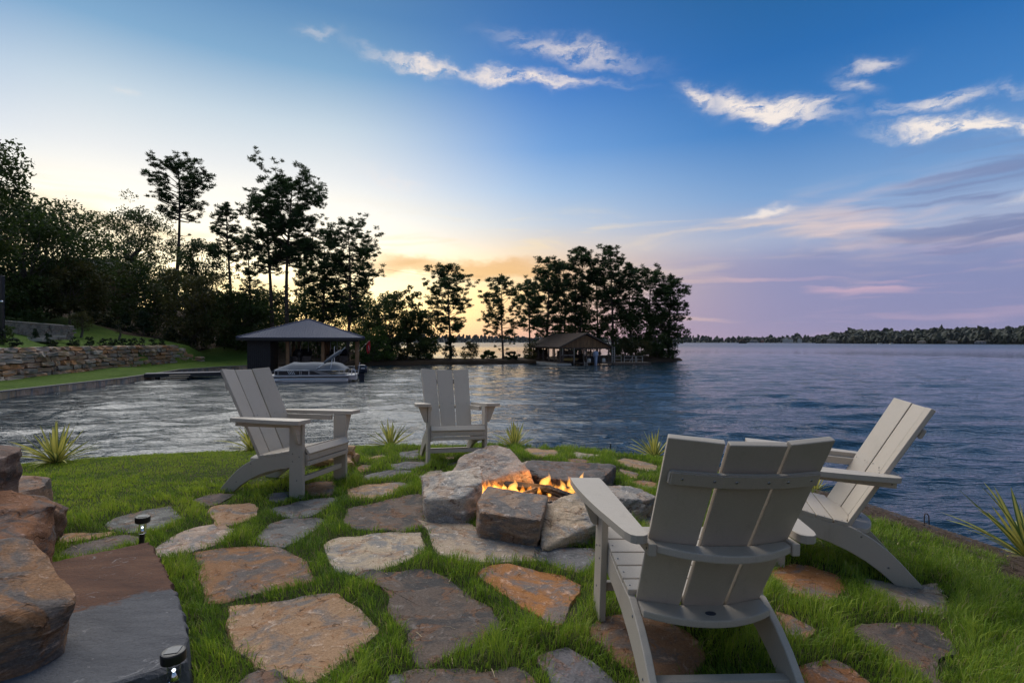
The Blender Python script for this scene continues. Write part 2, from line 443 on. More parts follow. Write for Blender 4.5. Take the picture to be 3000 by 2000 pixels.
STONES = [
 ('grey', [(-2.412,3.198),(-2.424,3.306),(-2.323,3.441),(-2.301,3.538),(-2.224,3.437),(-2.1,3.319),(-2.098,3.226),(-2.099,3.163),(-2.194,3.159),(-2.344,3.164)]),
 ('dark', [(-2.328,2.778),(-2.317,2.847),(-2.273,2.946),(-2.223,3.001),(-2.116,2.981),(-2.053,2.907),(-2.118,2.815),(-2.164,2.737),(-2.267,2.733)]),
 ('tan', [(-2.588,2.956),(-2.471,2.994),(-2.3,3.041),(-2.307,2.99),(-2.417,2.928),(-2.533,2.9)]),
 ('dark', [(-2.219,3.733),(-2.213,3.848),(-2.157,3.895),(-2.051,3.879),(-2.032,3.721),(-2.069,3.671)]),
 ('tan', [(-2.027,3.536),(-1.968,3.617),(-1.827,3.641),(-1.729,3.554),(-1.669,3.417),(-1.704,3.319),(-1.774,3.259),(-1.87,3.364),(-1.977,3.461)]),
 ('pale', [(-1.886,2.837),(-1.91,2.937),(-1.915,3.036),(-1.896,3.159),(-1.818,3.237),(-1.671,3.138),(-1.649,3.052),(-1.649,2.937),(-1.709,2.857),(-1.766,2.816),(-1.824,2.805)]),
 ('grey', [(-1.462,3.105),(-1.475,3.26),(-1.388,3.335),(-1.266,3.363),(-1.194,3.33),(-1.195,3.231),(-1.201,3.106),(-1.217,3.019),(-1.243,2.964),(-1.347,2.977),(-1.423,3.033)]),
 ('grey', [(-1.604,3.577),(-1.58,3.623),(-1.476,3.693),(-1.397,3.775),(-1.306,3.802),(-1.244,3.748),(-1.27,3.593),(-1.3,3.483),(-1.399,3.471),(-1.504,3.502)]),
 ('brown', [(-1.635,4.158),(-1.532,4.256),(-1.441,4.275),(-1.36,4.078),(-1.359,3.975),(-1.468,3.967),(-1.552,4.017)]),
 ('grey', [(-1.775,3.894),(-1.663,3.933),(-1.595,3.802),(-1.697,3.806)]),
 ('tan', [(-1.242,4.044),(-1.126,4.156),(-0.992,4.23),(-0.869,4.241),(-0.83,4.186),(-0.89,4.053),(-0.904,3.993),(-0.992,3.901),(-1.147,3.88)]),
 ('dark', [(-1.093,3.568),(-1.023,3.621),(-0.896,3.767),(-0.685,3.989),(-0.587,3.624),(-0.549,3.321),(-0.665,3.248),(-0.935,3.254),(-1.041,3.352)]),
 ('pale', [(-1.029,2.94),(-1.011,3.001),(-0.899,3.04),(-0.834,3.079),(-0.687,3.104),(-0.547,3.125),(-0.505,2.912),(-0.529,2.809),(-0.607,2.741),(-0.7,2.666),(-0.774,2.661),(-0.854,2.666),(-0.927,2.752),(-0.976,2.841)]),
 ('pale', [(-0.596,3.385),(-0.304,3.373),(-0.19,3.21),(-0.047,3.093),(0.132,3.054),(0.118,2.884),(-0.018,2.882),(-0.206,2.84),(-0.382,2.893),(-0.423,3.006),(-0.488,3.171)]),
 ('grey', [(0.146,3.064),(0.221,3.031),(0.462,2.996),(0.436,2.843),(0.332,2.785),(0.231,2.831),(0.131,2.886)]),
 ('rust', [(-0.15,2.664),(-0.102,2.717),(-0.012,2.743),(0.101,2.696),(0.251,2.647),(0.322,2.566),(0.3,2.479),(0.231,2.382),(0.204,2.264),(0.163,2.245),(0.117,2.313),(0.042,2.375),(-0.022,2.447),(-0.077,2.51),(-0.13,2.558)]),
 ('dark', [(-0.752,2.557),(-0.715,2.597),(-0.608,2.58),(-0.478,2.617),(-0.409,2.618),(-0.321,2.554),(-0.269,2.488),(-0.193,2.362),(-0.112,2.307),(-0.069,2.23),(-0.057,2.155),(-0.126,2.113),(-0.184,2.04),(-0.249,1.98),(-0.31,1.928),(-0.344,1.927),(-0.368,1.968),(-0.389,2.055),(-0.41,2.114),(-0.455,2.174),(-0.509,2.246),(-0.532,2.344),(-0.595,2.435),(-0.668,2.486)]),
 ('brown', [(-1.682,2.799),(-1.545,2.834),(-1.451,2.866),(-1.295,2.861),(-1.193,2.779),(-1.088,2.717),(-0.967,2.549),(-0.936,2.519),(-1.096,2.442),(-1.206,2.38),(-1.297,2.339),(-1.375,2.429),(-1.46,2.528),(-1.55,2.639)]),
 ('tan', [(-1.187,2.242),(-1.106,2.271),(-0.999,2.275),(-0.929,2.321),(-0.873,2.35),(-0.781,2.345),(-0.71,2.262),(-0.624,2.176),(-0.546,2.103),(-0.551,2.044),(-0.587,1.968),(-0.646,1.884),(-0.676,1.819),(-0.728,1.836),(-0.821,1.87),(-0.89,1.903),(-1.013,1.992),(-1.074,2.051),(-1.137,2.143)]),
 ('dark', [(-0.904,1.746),(-0.892,1.795),(-0.865,1.834),(-0.822,1.818),(-0.781,1.779),(-0.738,1.742),(-0.716,1.652),(-0.854,1.661)]),
 ('dark', [(-0.365,1.821),(-0.238,1.832),(-0.11,1.841),(-0.057,1.84),(-0.004,1.881),(0.036,1.842),(0.066,1.775),(0.07,1.673),(0.011,1.612),(-0.202,1.613),(-0.332,1.657)]),
 ('grey', [(-0.411,1.794),(-0.372,1.805),(-0.347,1.684),(-0.399,1.694)]),
 ('grey', [(0.105,1.947),(0.167,1.999),(0.217,2.01),(0.255,1.966),(0.296,1.895),(0.347,1.831),(0.366,1.751),(0.267,1.66),(0.181,1.709),(0.161,1.781),(0.132,1.869)]),
 ('brown', [(0.341,2.177),(0.412,2.257),(0.545,2.284),(0.65,2.24),(0.699,2.169),(0.742,2.094),(0.697,1.991),(0.594,1.908),(0.487,1.887),(0.426,1.983),(0.382,2.042),(0.339,2.105)]),
 ('rust', [(1.351,2.747),(1.487,2.877),(1.622,2.886),(1.704,2.783),(1.626,2.628),(1.495,2.536),(1.375,2.528),(1.342,2.585)]),
 ('pale', [(1.861,2.782),(1.937,2.755),(2.028,2.71),(2.223,2.769),(2.011,2.487),(1.891,2.452),(1.817,2.465),(1.779,2.466),(1.793,2.567),(1.808,2.65)]),
 ('dark', [(1.429,2.188),(1.491,2.229),(1.594,2.232),(1.751,2.271),(1.825,2.261),(1.762,2.146),(1.709,2.059),(1.61,2.028),(1.545,1.958),(1.504,1.862),(1.468,1.86),(1.483,1.94),(1.46,1.981),(1.457,2.04),(1.424,2.093)]),
 ('rust', [(1.056,1.942),(1.137,1.959),(1.214,1.991),(1.237,1.935),(1.25,1.869),(1.221,1.794),(1.122,1.706),(0.958,1.726)]),
 ('brown', [(1.17,2.335),(1.212,2.294),(1.241,2.217),(1.175,2.178),(1.119,2.194)]),
 ('grey', [(-1.183,5.612),(-1.144,5.724),(-1.042,5.862),(-0.967,5.483),(-1.07,5.503),(-1.134,5.487)]),
 ('tan', [(-1.442,5.258),(-1.324,5.369),(-1.282,5.318),(-1.343,5.213)]),
 ('grey', [(-1.128,4.931),(-1.01,5.052),(-0.847,5.122),(-0.803,4.934),(-0.869,4.85),(-1.03,4.82)]),
 ('brown', [(-0.627,4.995),(-0.503,5.138),(-0.321,5.161),(-0.381,5.012),(-0.511,4.934)]),
 ('grey', [(-1.228,4.501),(-1.115,4.622),(-0.903,4.678),(-0.88,4.592),(-1.016,4.469),(-1.174,4.415)]),
 ('pale', [(-0.77,4.506),(-0.718,4.653),(-0.637,4.711),(-0.601,4.59),(-0.657,4.453),(-0.73,4.414)]),
 ('rust', [(-0.271,6.112),(-0.061,6.148),(-0.12,5.735),(-0.214,5.708)]),
 ('tan', [(-0.691,5.505),(-0.602,5.526),(-0.595,5.395),(-0.666,5.364)]),
 ('tan', [(0.143,6.055),(0.298,6.258),(0.349,6.067),(0.491,6.22),(0.511,5.912),(0.456,5.66),(0.265,5.564),(0.179,5.752)]),
 ('pale', [(0.69,5.9),(0.758,6.058),(0.803,5.868),(0.941,5.827),(0.884,5.647),(0.686,5.632)]),
 ('brown', [(0.577,5.389),(0.675,5.39),(0.771,5.319),(0.693,5.192),(0.574,5.204)]),
 ('tan', [(1.079,5.453),(1.193,5.609),(1.347,5.482),(1.436,5.306),(1.336,5.127),(1.191,5.197),(1.094,5.264)]),
 ('pale', [(0.04,5.077),(0.178,5.195),(0.333,5.19),(0.441,5.059),(0.412,4.908),(0.276,4.808),(0.133,4.811),(0.023,4.886)]),
 ('tan', [(0.72,4.852),(0.828,4.829),(0.902,4.718),(0.831,4.624),(0.743,4.697)]),
 ('tan', [(1.028,4.989),(1.148,4.902),(1.1,4.798),(1.031,4.81)]),
 ('brown', [(1.051,4.552),(1.148,4.608),(1.243,4.568),(1.179,4.411),(1.094,4.393)]),
 ('tan', [(0.792,4.408),(0.905,4.355),(0.997,4.256),(0.9,4.104),(0.789,4.092),(0.775,4.237)]),
 ('pale', [(0.962,3.894),(1.101,3.884),(0.953,3.44),(0.851,3.504)]),
 ('brown', [(-1.385,4.832),(-1.301,4.844),(-1.282,4.725),(-1.344,4.667)]),
]

# ------------------------------------------------------------------ chairs: where they stand (root position, yaw, tilt, roll)
CHAIRS = {'L': ((-1.425, 4.052, 1.868), (-105.0, .7, -1.1)), 'C': ((-.511, 4.965, 1.844), (197.5, 5.0, -1.6)),
          'N': ((.646, 2.365, 1.807), (4.1, 1.5, 1.6)), 'R': ((1.466, 3.177, 1.778), (71.6, 3.3, -.5))}
def chair_matrix(k):
    (x, y, z), (a, p, r) = CHAIRS[k]
    return Matrix.Translation((x, y, z)) @ Matrix.Rotation(R(a), 4, 'Z') @ Matrix.Rotation(R(p), 4, 'X') @ Matrix.Rotation(R(r), 4, 'Y')
# let the ground meet every foot
_feet = []
for k in CHAIRS:
    Mx = chair_matrix(k)
    for s in (-1, 1):
        for yy, xx in ((-.057, .273), (-.69, .247)):
            _feet.append(Mx @ Vector((s * xx, yy, 0)))
for _ in range(12):
    pz = ground_z([(f.x, f.y) for f in _feet])
    for i, f in enumerate(_feet):
        e = f.z - .004 - pz[i]
        if _ == 0: FIX.append((f.x, f.y, e * .6))
        else: FIX[i] = (f.x, f.y, FIX[i][2] + e * .5)
def gz1(x, y):
    return float(ground_z([(x, y)])[0])

# ------------------------------------------------------------------ patio ground sheet
def build_patio():
    xs = np.arange(-11, 6.6, .085); ys = np.arange(-4, 9.6, .085)
    X, Y = np.meshgrid(xs, ys)
    P = np.stack([X.ravel(), Y.ravel()], 1)
    Z = ground_z(P)
    s = poly_sd(P, EDGE)
    Z = Z + np.where(s < .2, .012 * np.sin(23 * P[:, 0]) * np.sin(19 * P[:, 1]), 0)
    nx, ny = len(xs), len(ys)
    i = np.arange(nx - 1)[None, :] + nx * np.arange(ny - 1)[:, None]
    F = np.stack([i, i + 1, i + nx + 1, i + nx], -1).reshape(-1, 4)
    keep = (Z[F] > -.55).any(1)
    F = F[keep]
    me = np_mesh('patio_ground', np.c_[P, Z], F.ravel(), np.full(len(F), 4), M_SOIL, True)
    at = me.attributes.new('bank', 'FLOAT', 'POINT')
    lim = np.where(P[:, 0] > 1.9, .36 + .10 * np.sin(5 * P[:, 1]) + .06 * np.sin(13 * P[:, 1] + 1), .02)
    at.data.foreach_set('value', np.clip((lim - s) / .12, 0, 1).astype(np.float32))
    return link('patio_ground', me, kind='structure')
patio = build_patio()

# ------------------------------------------------------------------ flagstones
TINT = {'grey': (.215, .205, .195), 'dark': (.165, .125, .105), 'tan': (.41, .255, .14), 'rust': (.38, .165, .06), 'brown': (.33, .175, .095), 'pale': (.50, .385, .275)}
rs = np.random.RandomState(3)
def widen(P):
    """true outline: grass tips lap over the rim, most on the near side"""
    c = P.mean(0)
    Q = c + (P - c) * (1 + .022 / np.linalg.norm(P - c, axis=1))[:, None]
    f = np.clip((c[1] - P[:, 1]) / max(1e-3, c[1] - P[:, 1].min()), 0, 1)
    Q[:, 1] -= f * .028 * c[1] / 1.17
    return Q
def flagstone(poly, seed):
    rr = np.random.RandomState(seed)
    P = np.array(poly)
    if np.sum(P[:, 0] * np.roll(P[:, 1], -1) - P[:, 1] * np.roll(P[:, 0], -1)) < 0: P = P[::-1]
    c = P.mean(0)
    P = widen(P)
    c = P.mean(0)
    Q = []
    n = len(P)
    for i in range(n):                                  # densify and roughen the outline
        a, b = P[i], P[(i + 1) % n]
        L = np.linalg.norm(b - a)
        k = max(1, int(L / .035))
        nrm = np.array([(b - a)[1], -(b - a)[0]]) / (L + 1e-9)
        for j in range(k):
            Q.append(a + (b - a) * j / k + nrm * rr.normal(0, .007))
    Q = np.array(Q)
    Q = .7 * Q + .15 * (np.roll(Q, 1, 0) + np.roll(Q, -1, 0))
    m = len(Q)
    V, F = [], []
    rings = [(1.03, -.05), (1.015, -.006), (1.0, .005), (.985, .0085), (.8, .009), (.55, .010), (.28, .010)]
    ph = rr.uniform(0, 6, 6)
    for sc_, h in rings:
        pts = c + (Q - c) * sc_
        z = ground_z(pts) + h
        if h > 0:
            z += .004 * np.sin(9 * pts[:, 0] + ph[0]) * np.sin(8 * pts[:, 1] + ph[1]) + .0025 * np.sin(23 * pts[:, 0] + 17 * pts[:, 1] + ph[2]) + rr.normal(0, .0012, m)
        V += [(p[0] - c[0], p[1] - c[1], zz) for p, zz in zip(pts, z)]
    V.append((0, 0, float(ground_z([c])[0]) + .010))
    z0 = float(ground_z([c])[0])
    V = [(x, y, z - z0) for x, y, z in V]
    for r_ in range(len(rings) - 1):
        for i in range(m):
            F.append((r_ * m + i, r_ * m + (i + 1) % m, (r_ + 1) * m + (i + 1) % m, (r_ + 1) * m + i))
    b0 = (len(rings) - 1) * m
    for i in range(m):
        F.append((b0 + i, b0 + (i + 1) % m, len(V) - 1))
    me = mesh_from('flagstone', V, F, M_STONE, True)
    me.set_sharp_from_angle(angle=R(30))
    o = link('flagstone', me, patio, (c[0], c[1], z0))
    return o
for i, (tone, poly) in enumerate(STONES):
    o = flagstone(poly, i)
    t = TINT[tone]
    k = rs.uniform(.88, 1.14)
    o.color = (t[0] * k, t[1] * k * rs.uniform(.95, 1.05), t[2] * k * rs.uniform(.92, 1.08), 1)

# ------------------------------------------------------------------ boulders
def rock_mesh(name, dims, seed, cuts=5, p=16, tilt=.16, amp=.03, top=None, mat=None, strata=.012, planes=(), sub=5):
    """an angular, weathered block: support of a set of planes, rounded, then roughened"""
    rr = np.random.RandomState(seed)
    bm = bmesh.new()
    bmesh.ops.create_icosphere(bm, subdivisions=sub, radius=1)
    D = np.array([v.co[:] for v in bm.verts])
    hx, hy, hz = dims[0] / 2, dims[1] / 2, dims[2] / 2
    pl = []
    for ax, h in ((0, hx), (1, hy), (2, hz)):
        for s in (-1, 1):
            nv = np.zeros(3); nv[ax] = s
            nv += rr.normal(0, tilt, 3) * (0.35 if (ax == 2 and s < 0) else 1)
            if top is not None and ax == 2 and s > 0:
                nv = np.array([top[0], top[1], 1.0])
            pl.append((nv / np.linalg.norm(nv), h))
    for _ in range(cuts):
        nv = rr.normal(0, 1, 3) * np.array([1, 1, .8]); nv[2] = abs(nv[2]); nv /= np.linalg.norm(nv)
        sup = abs(nv[0]) * hx + abs(nv[1]) * hy + abs(nv[2]) * hz
        pl.append((nv, sup * rr.uniform(.66, .82)))
    for nv, h in planes:
        nv = np.array(nv, float); pl.append((nv / np.linalg.norm(nv), h))
    acc = np.zeros(len(D))
    for nv, h in pl:
        acc += (np.maximum(D @ nv, 0) / h) ** p
    V = D * (acc ** (-1 / p))[:, None]
    sv = rr.uniform(0, 50, 3)
    sd_ = rr.normal(0, .25, 3) + np.array([0, 0, 1]); sd_ /= np.linalg.norm(sd_)
    L = min(dims)
    lh = rr.uniform(-1, 1, 64)
    nl = rr.uniform(2.6, 4.2)
    def ledge(t):
        k = math.floor(t); f = t - k
        f = min(1, max(0, (f - .80) / .2)); f = f * f * (3 - 2 * f)
        return lh[int(k) % 64] * (1 - f) + lh[int(k + 1) % 64] * f
    for i, v in enumerate(bm.verts):
        q = Vector(V[i])
        n1 = mnoise.fractal(Vector(q / (L * .9)) + Vector(sv), 1.0, 2.0, 5)
        n2 = mnoise.fractal(Vector(q / (L * .22)) + Vector(sv), 1.0, 2.0, 4)
        lay = q.dot(Vector(sd_)) / L
        n3 = mnoise.noise(Vector((lay * 9 + n1 * .8, q.x / L * .5 + sv[0], q.y / L * .5)))
        d = Vector(D[i])
        v.co = q + d * (amp * L / .3 * n1 * .6 + amp * .5 * L / .3 * n2 + strata * .5 * n3 * L / .3 + strata * L / .3 * ledge((lay + .5) * nl + n1 * .7))
    zmin = min(v.co.z for v in bm.verts)
    for v in bm.verts: v.co.z -= zmin
    me = bm_mesh(name, bm, mat or M_ROCK, True)
    me.set_sharp_from_angle(angle=R(34))
    return me
def boulder(label, x, y, dims, seed, rz, col, sink=.03, name='boulder', group=None, parent=None, z=None, cat='boulder', **k):
    me = rock_mesh(name, dims, seed, **k)
    zz = (gz1(x, y) if z is None else z) - sink
    o = link(name, me, parent, (x, y, zz), (0, 0, R(rz)))
    o.color = (*col, 1)
    if parent is None: tag(o, label, cat, group)
    return o
GP = 'boulders ringing the fire pit'
boulder('pale streaked boulder at the left front of the fire pit, nearest the left chair', -.405, 3.57, (.38, .44, .235), 11, 8, (.68, .56, .44), top=(-.05, -.28), cuts=3, group=GP, amp=.02, p=24, sub=6)
boulder('brown flat-topped block at the front of the fire pit, blocky front face', -.005, 3.215, (.40, .36, .215), 23, -14, (.40, .275, .19), top=(.04, -.12), cuts=1, tilt=.07, p=34, group=GP, amp=.012, sub=6)
boulder('tall humped sooty boulder at the back left of the fire pit', -.20, 4.08, (.56, .46, .255), 5, 20, (.56, .44, .35), top=(-.25, -.32), cuts=4, group=GP, amp=.026, p=22, sub=6)
boulder('low wide dark slab boulder at the back of the fire pit', .44, 4.42, (.88, .50, .13), 31, -6, (.20, .17, .155), top=(.03, -.06), cuts=3, group=GP, amp=.018, sink=.045, p=22, sub=6)
boulder('tan layered boulder at the right front of the fire pit, half behind the near chair', .40, 3.25, (.46, .32, .155), 44, 14, (.64, .48, .33), top=(-.12, -.30), cuts=3, group=GP, amp=.02, p=22, strata=.03, sub=6)
boulder('grey weathered boulder at the right end of the fire pit, behind the chair arm', .80, 3.64, (.32, .32, .17), 52, 30, (.50, .425, .355), top=(.06, -.10), cuts=2, group=GP, amp=.016, p=22, sub=6)
boulder('small dark stone wedged at the back of the fire pit between two boulders', .10, 4.33, (.24, .22, .15), 63, 0, (.09, .075, .065), cuts=3, group=GP, amp=.02, sub=4)

# dry-stacked wall at the left of the steps
wallL = empty('stone_wall', (-1.9, 1.9, gz1(-1.9, 1.9)), label='rough stacked brown stone wall in the left foreground beside the step', cat='wall')
wz = wallL.location.z
def wstone(x, y, z, dims, seed, rz, col, **k):
    me = rock_mesh('stone', dims, seed, **k)
    o = link('stone', me, wallL, (x - wallL.location.x, y - wallL.location.y, z - wz), (0, 0, R(rz)))
    o.color = (*col, 1)
    return o
wstone(-1.86, 1.56, 1.78, (.90, .58, .48), 71, 38, (.33, .185, .10), top=(.22, -.16), cuts=4, amp=.014, strata=.014, p=44, tilt=.10, sub=6)
wstone(-2.42, 2.16, 1.78, (.84, .58, .44), 72, 38, (.30, .145, .08), top=(.10, -.18), cuts=3, amp=.014, strata=.014, p=44, tilt=.09, sub=6)
wstone(-2.86, 2.34, 2.14, (.90, .62, .34), 73, 34, (.22, .15, .12), top=(.1, -.1), cuts=3, amp=.018, strata=.014, p=40, sub=6)
wstone(-2.52, 2.66, 1.93, (.34, .30, .24), 74, 20, (.25, .14, .09), cuts=4, amp=.02, strata=.03, p=24)
wstone(-2.98, 2.55, 2.44, (.40, .36, .14), 75, 10, (.32, .16, .08), cuts=3, amp=.02, p=24)
wstone(-3.15, 2.9, 1.75, (.9, .6, .5), 76, 20, (.34, .21, .14), cuts=3, amp=.02, p=24)

# step slab
def step_slab():
    poly = [(-1.80, 2.615), (-1.62, 2.42), (-1.33, 2.09), (-1.09, 1.775), (-1.02, 1.63), (-1.22, 1.47), (-1.60, 1.22), (-2.45, 2.08), (-2.10, 2.36)]
    c = np.mean(poly, 0)
    P = np.array(poly)
    rr = np.random.RandomState(8)
    Q = []
    for i in range(len(P)):
        a, b = P[i], P[(i + 1) % len(P)]
        k = max(2, int(np.linalg.norm(b - a) / .025))
        for j in range(k): Q.append(a + (b - a) * j / k + rr.normal(0, .0035, 2))
    Q = np.array(Q); m = len(Q)
    zt, zb = 2.01, 1.72
    V, F = [], []
    for s, z in ((1.03, zb), (1.035, zb + .12), (1.028, zb + .2), (1.012, zt - .02), (1.0, zt - .006), (.985, zt), (.8, zt), (.5, zt)):
        pts = c + (Q - c) * s
        jit = rr.normal(0, .004 if z < zt - .01 else .0, (m, 3))
        V += [(p[0] - c[0] + j[0], p[1] - c[1] + j[1], z - zb + j[2]) for p, j in zip(pts, jit)]
    V.append((0, 0, zt - zb))
    nr = 8
    for r_ in range(nr - 1):
        for i in range(m): F.append((r_ * m + i, r_ * m + (i + 1) % m, (r_ + 1) * m + (i + 1) % m, (r_ + 1) * m + i))
    for i in range(m): F.append(((nr - 1) * m + i, (nr - 1) * m + (i + 1) % m, len(V) - 1))
    mt, q, b = new_mat('step stone')
    co = q.node('ShaderNodeTexCoord').outputs['Object']
    n1 = q.noise(q.mapv(co, (3, 9, 3), (0, 0, 0), (0, 0, R(-42))), 1.2, 5, .65)
    n2 = q.noise(q.mapv(co, (1, 3.5, 1), (3, 0, 0), (0, 0, R(-35))), 8, 5, .7)
    n3 = q.noise(co, 90, 3, .7)
    sx, sy, sz_ = q.sep(q.mapv(co, (1, 1, 1), (0, 0, 0), (0, 0, R(-50))))
    grey = q.ramp(n1, [(.3, (.085, .086, .094)), (.6, (.13, .13, .138)), (.8, (.18, .175, .17))])
    red = q.ramp(n1, [(.3, (.085, .046, .034)), (.55, (.135, .070, .046)), (.75, (.18, .10, .062))])
    edge = q.math('MULTIPLY_ADD', q.math('SUBTRACT', q.math('ADD', n1, q.noise(co, 14, 4, .7)), 1.0), .22, q.math('ADD', q.math('MULTIPLY', sx, .25), sy))
    at = q.smooth(edge, -.03, .015)
    c_ = q.mix(at, grey, red)
    c_ = q.mix(q.math('MULTIPLY', q.smooth(q.noise(co, 16, 5, .75, 1.0), .60, .70), .55), c_, (.34, .33, .33, 1))
    c_ = q.mix(q.math('MULTIPLY', q.smooth(n3, .4, .7), .35), c_, (.06, .055, .055, 1))
    q.set(b.inputs['Base Color'], c_)
    b.inputs['Roughness'].default_value = .85
    b.inputs['Specular IOR Level'].default_value = .1
    bump(q, b, q.math('ADD', n3, n2), .006)
    me = mesh_from('stone_step', V, F, mt, False)
    return link('stone_step', me, None, (c[0], c[1], zb), label='thick stone step slab, rust brown at the back and grey in front', cat='step')
step = step_slab()

# ------------------------------------------------------------------ adirondack chairs
def chair_mat():
    m, q, b = new_mat('grey recycled plastic lumber')
    co = q.node('ShaderNodeTexCoord').outputs['Object']
    oi = q.node('ShaderNodeObjectInfo')
    n = q.noise(q.mapv(co, (1, 1, 1)), 420, 2, .6)
    n2 = q.noise(co, 5, 4, .6)
    c = q.ramp(n, [(.3, (.42, .360, .29)), (.7, (.52, .455, .375))])
    c = q.mix(q.math('MULTIPLY', q.smooth(n2, .5, .75), .22), c, (.36, .30, .23, 1))
    st = q.noise(q.mapv(co, (26, 26, 3)), 1.0, 5, .7)
    c = q.mix(q.math('MULTIPLY', q.smooth(st, .55, .75), .28), c, (.25, .20, .15, 1))
    c = q.node('ShaderNodeHueSaturation', {'Value': q.math('MULTIPLY_ADD', oi.outputs['Random'], .16, .92), 'Color': c}).outputs[0]
    q.set(b.inputs['Base Color'], c)
    b.inputs['Roughness'].default_value = .5
    b.inputs['Specular IOR Level'].default_value = .45
    bump(q, b, n, .0012, .6)
    return m
M_CHAIR = chair_mat()
M_STEEL = simple('screw steel', (.22, .22, .22), .35, .1, 20, metal=1.0)
M_BADGE = simple('dark blue enamel', (.012, .028, .055), .35, .05)

def build_chair():
    root = empty('adirondack_chair')
    m = M_CHAIR
    def add(name, me, parent=None):
        return link(name, me, parent or root)
    ztop = lambda y: .372 + (.288 - .372) * min(1, max(0, (-y) / .42)) + .012 * (((-y) / .42 - .5) ** 2 * 4 - 1)
    for s in (-1, 1):
        fx = lambda x0: (lambda u, v, w: (s * (x0 + w), u, v))
        add('front_leg', board('front_leg', [(0, 0), (0, .541), (-.114, .541), (-.114, 0)], fx(.2595), .0275, m))
        st = [(0, .232), (.002, .315), (-.022, .345)] + [(y, ztop(y) - .021) for y in (-.06, -.14, -.22, -.30, -.38, -.425)] + \
             [(-.47, .248), (-.537, .212), (-.60, .168), (-.655, .118), (-.71, .062), (-.757, .014), (-.745, 0), (-.636, 0), (-.57, .052), (-.50, .098), (-.42, .137), (-.33, .170), (-.22, .196), (-.10, .214)]
        add('rear_leg', board('rear_leg', st, fx(.2315), .0275, m, .003, 1))
        outer = [(.399, .046), (.400, -.02), (.397, -.10), (.390, -.19), (.380, -.28), (.367, -.37), (.353, -.45), (.339, -.53), (.330, -.575), (.318, -.604), (.302, -.616), (.278, -.616), (.262, -.606), (.258, -.59)]
        inner = [(.266, .051), (.262, .03)]
        armp = [(.395, .051)] + outer + [(.259, -.3), (.260, -.05)] + inner[::-1]
        add('arm', board('arm', armp, lambda u, v, w: (s * u, v, .5425 + w), .0285, m, .007, 3))
        add('arm_rail', board('arm_rail', [(-.119, .500), (-.119, .5415), (-.612, .5415), (-.612, .500)], fx(.2315), .0275, m))
        add('arm_bracket', board('arm_bracket', [(.2885, .5415), (.372, .5415), (.318, .405), (.306, .392), (.2885, .392)], lambda u, v, w: (s * u, -.042 + w, v), .028, m, .003, 1))
    # seat slats
    ys = [-.004, -.088, -.172, -.256, -.340]
    for i, y0 in enumerate(ys):
        y1 = y0 - .0785
        z0, z1 = ztop(y0) , ztop(y1)
        w = .2585
        poly = [(-w, y0), (w, y0), (w, y1), (-w, y1)]
        if i == 4:
            poly = [(-w, y0), (w, y0), (w, y1 + .012), (.215, y1 + .010), (.16, y1 - .014), (.08, y1 - .03), (-.08, y1 - .03), (-.16, y1 - .014), (-.215, y1 + .010), (-w, y1 + .012)]
        add('seat_slat', board('seat_slat', poly, (lambda z0, z1, y0: lambda u, v, t: (u, v, z0 + (v - y0) / (-.0785) * (z1 - z0) - .021 + t))(z0, z1, y0), .021, m))
    a = [(.004, .362), (.043, .318)]
    def tilt_fr(u, v, t):
        d = Vector((0, .039, -.044)).normalized(); nn = Vector((0, d.z, -d.y)) * -1
        p = Vector((0, .003, .364)) + d * v + nn * (t - .021)
        return (u, p.y, p.z)
    add('seat_slat', board('seat_slat', [(-.2585, 0), (.2585, 0), (.2585, .056), (-.2585, .056)], tilt_fr, .021, m, .006, 3))
    for z0, z1 in ((.270, .313), (.231, .264)):
        add('seat_slat', board('seat_slat', [(-.2585, z0), (.2585, z0), (.2585, z1), (-.2585, z1)], lambda u, v, t: (u, .004 + t, v), .021, m))
    # back slats
    def quad_board(name, p0, p1, p2, p3, t):
        p = [Vector(q) for q in (p0, p1, p2, p3)]
        n = (p[1] - p[0]).cross(p[3] - p[0]).normalized()
        if n.y > 0: n = -n
        bm = bmesh.new()
        prism_bm(bm, p, [q + n * t for q in p])
        bmesh.ops.recalc_face_normals(bm, faces=bm.faces)
        bmesh.ops.bevel(bm, geom=list(bm.edges), offset=.004, segments=2, profile=.6, affect='EDGES')
        return bm_mesh(name, bm, m)
    cs = add('back_slat', quad_board('back_slat', (-.073, -.437, .25), (.073, -.437, .25), (.0885, -.773, .918), (-.0885, -.773, .918), .022))
    for s in (-1, 1):
        add('back_slat', quad_board('back_slat', (s * .081, -.4355, .25), (s * .2265, -.394, .25), (s * .257, -.736, .93), (s * .0965, -.7715, .921), .022))
    # rails
    def arc(x, yc, ye, w): return yc + (ye - yc) * (x / w) ** 2
    def rail(name, w, yc, ye, ins, z, t):
        outer = [(x, arc(x, yc, ye, w)) for x in np.linspace(-w, w, 13)]
        return board(name, outer + ins, lambda u, v, k: (u, v, z + k), t, m, .005, 2)
    add('back_rail', rail('back_rail', .2305, -.690, -.606, [(.2305, -.565), (.09, -.607), (-.09, -.607), (-.2305, -.565)], .508, .027))
    low = add('back_rail', rail('back_rail', .2305, -.572, -.500, [(.2305, -.424), (.085, -.464), (-.085, -.464), (-.2305, -.424)], .236, .026))
    bm = bmesh.new()
    vs_ = [bm.verts.new((.019 * math.cos(2 * math.pi * k / 24), .0125 * math.sin(2 * math.pi * k / 24), 0)) for k in range(24)]
    f = bm.faces.new(vs_)
    r = bmesh.ops.extrude_face_region(bm, geom=[f])
    for v in [e for e in r['geom'] if isinstance(e, bmesh.types.BMVert)]: v.co.z += .0015
    bd = link('badge', bm_mesh('badge', bm, M_BADGE), low, (0, -.525, .2625), label='small dark blue oval badge')
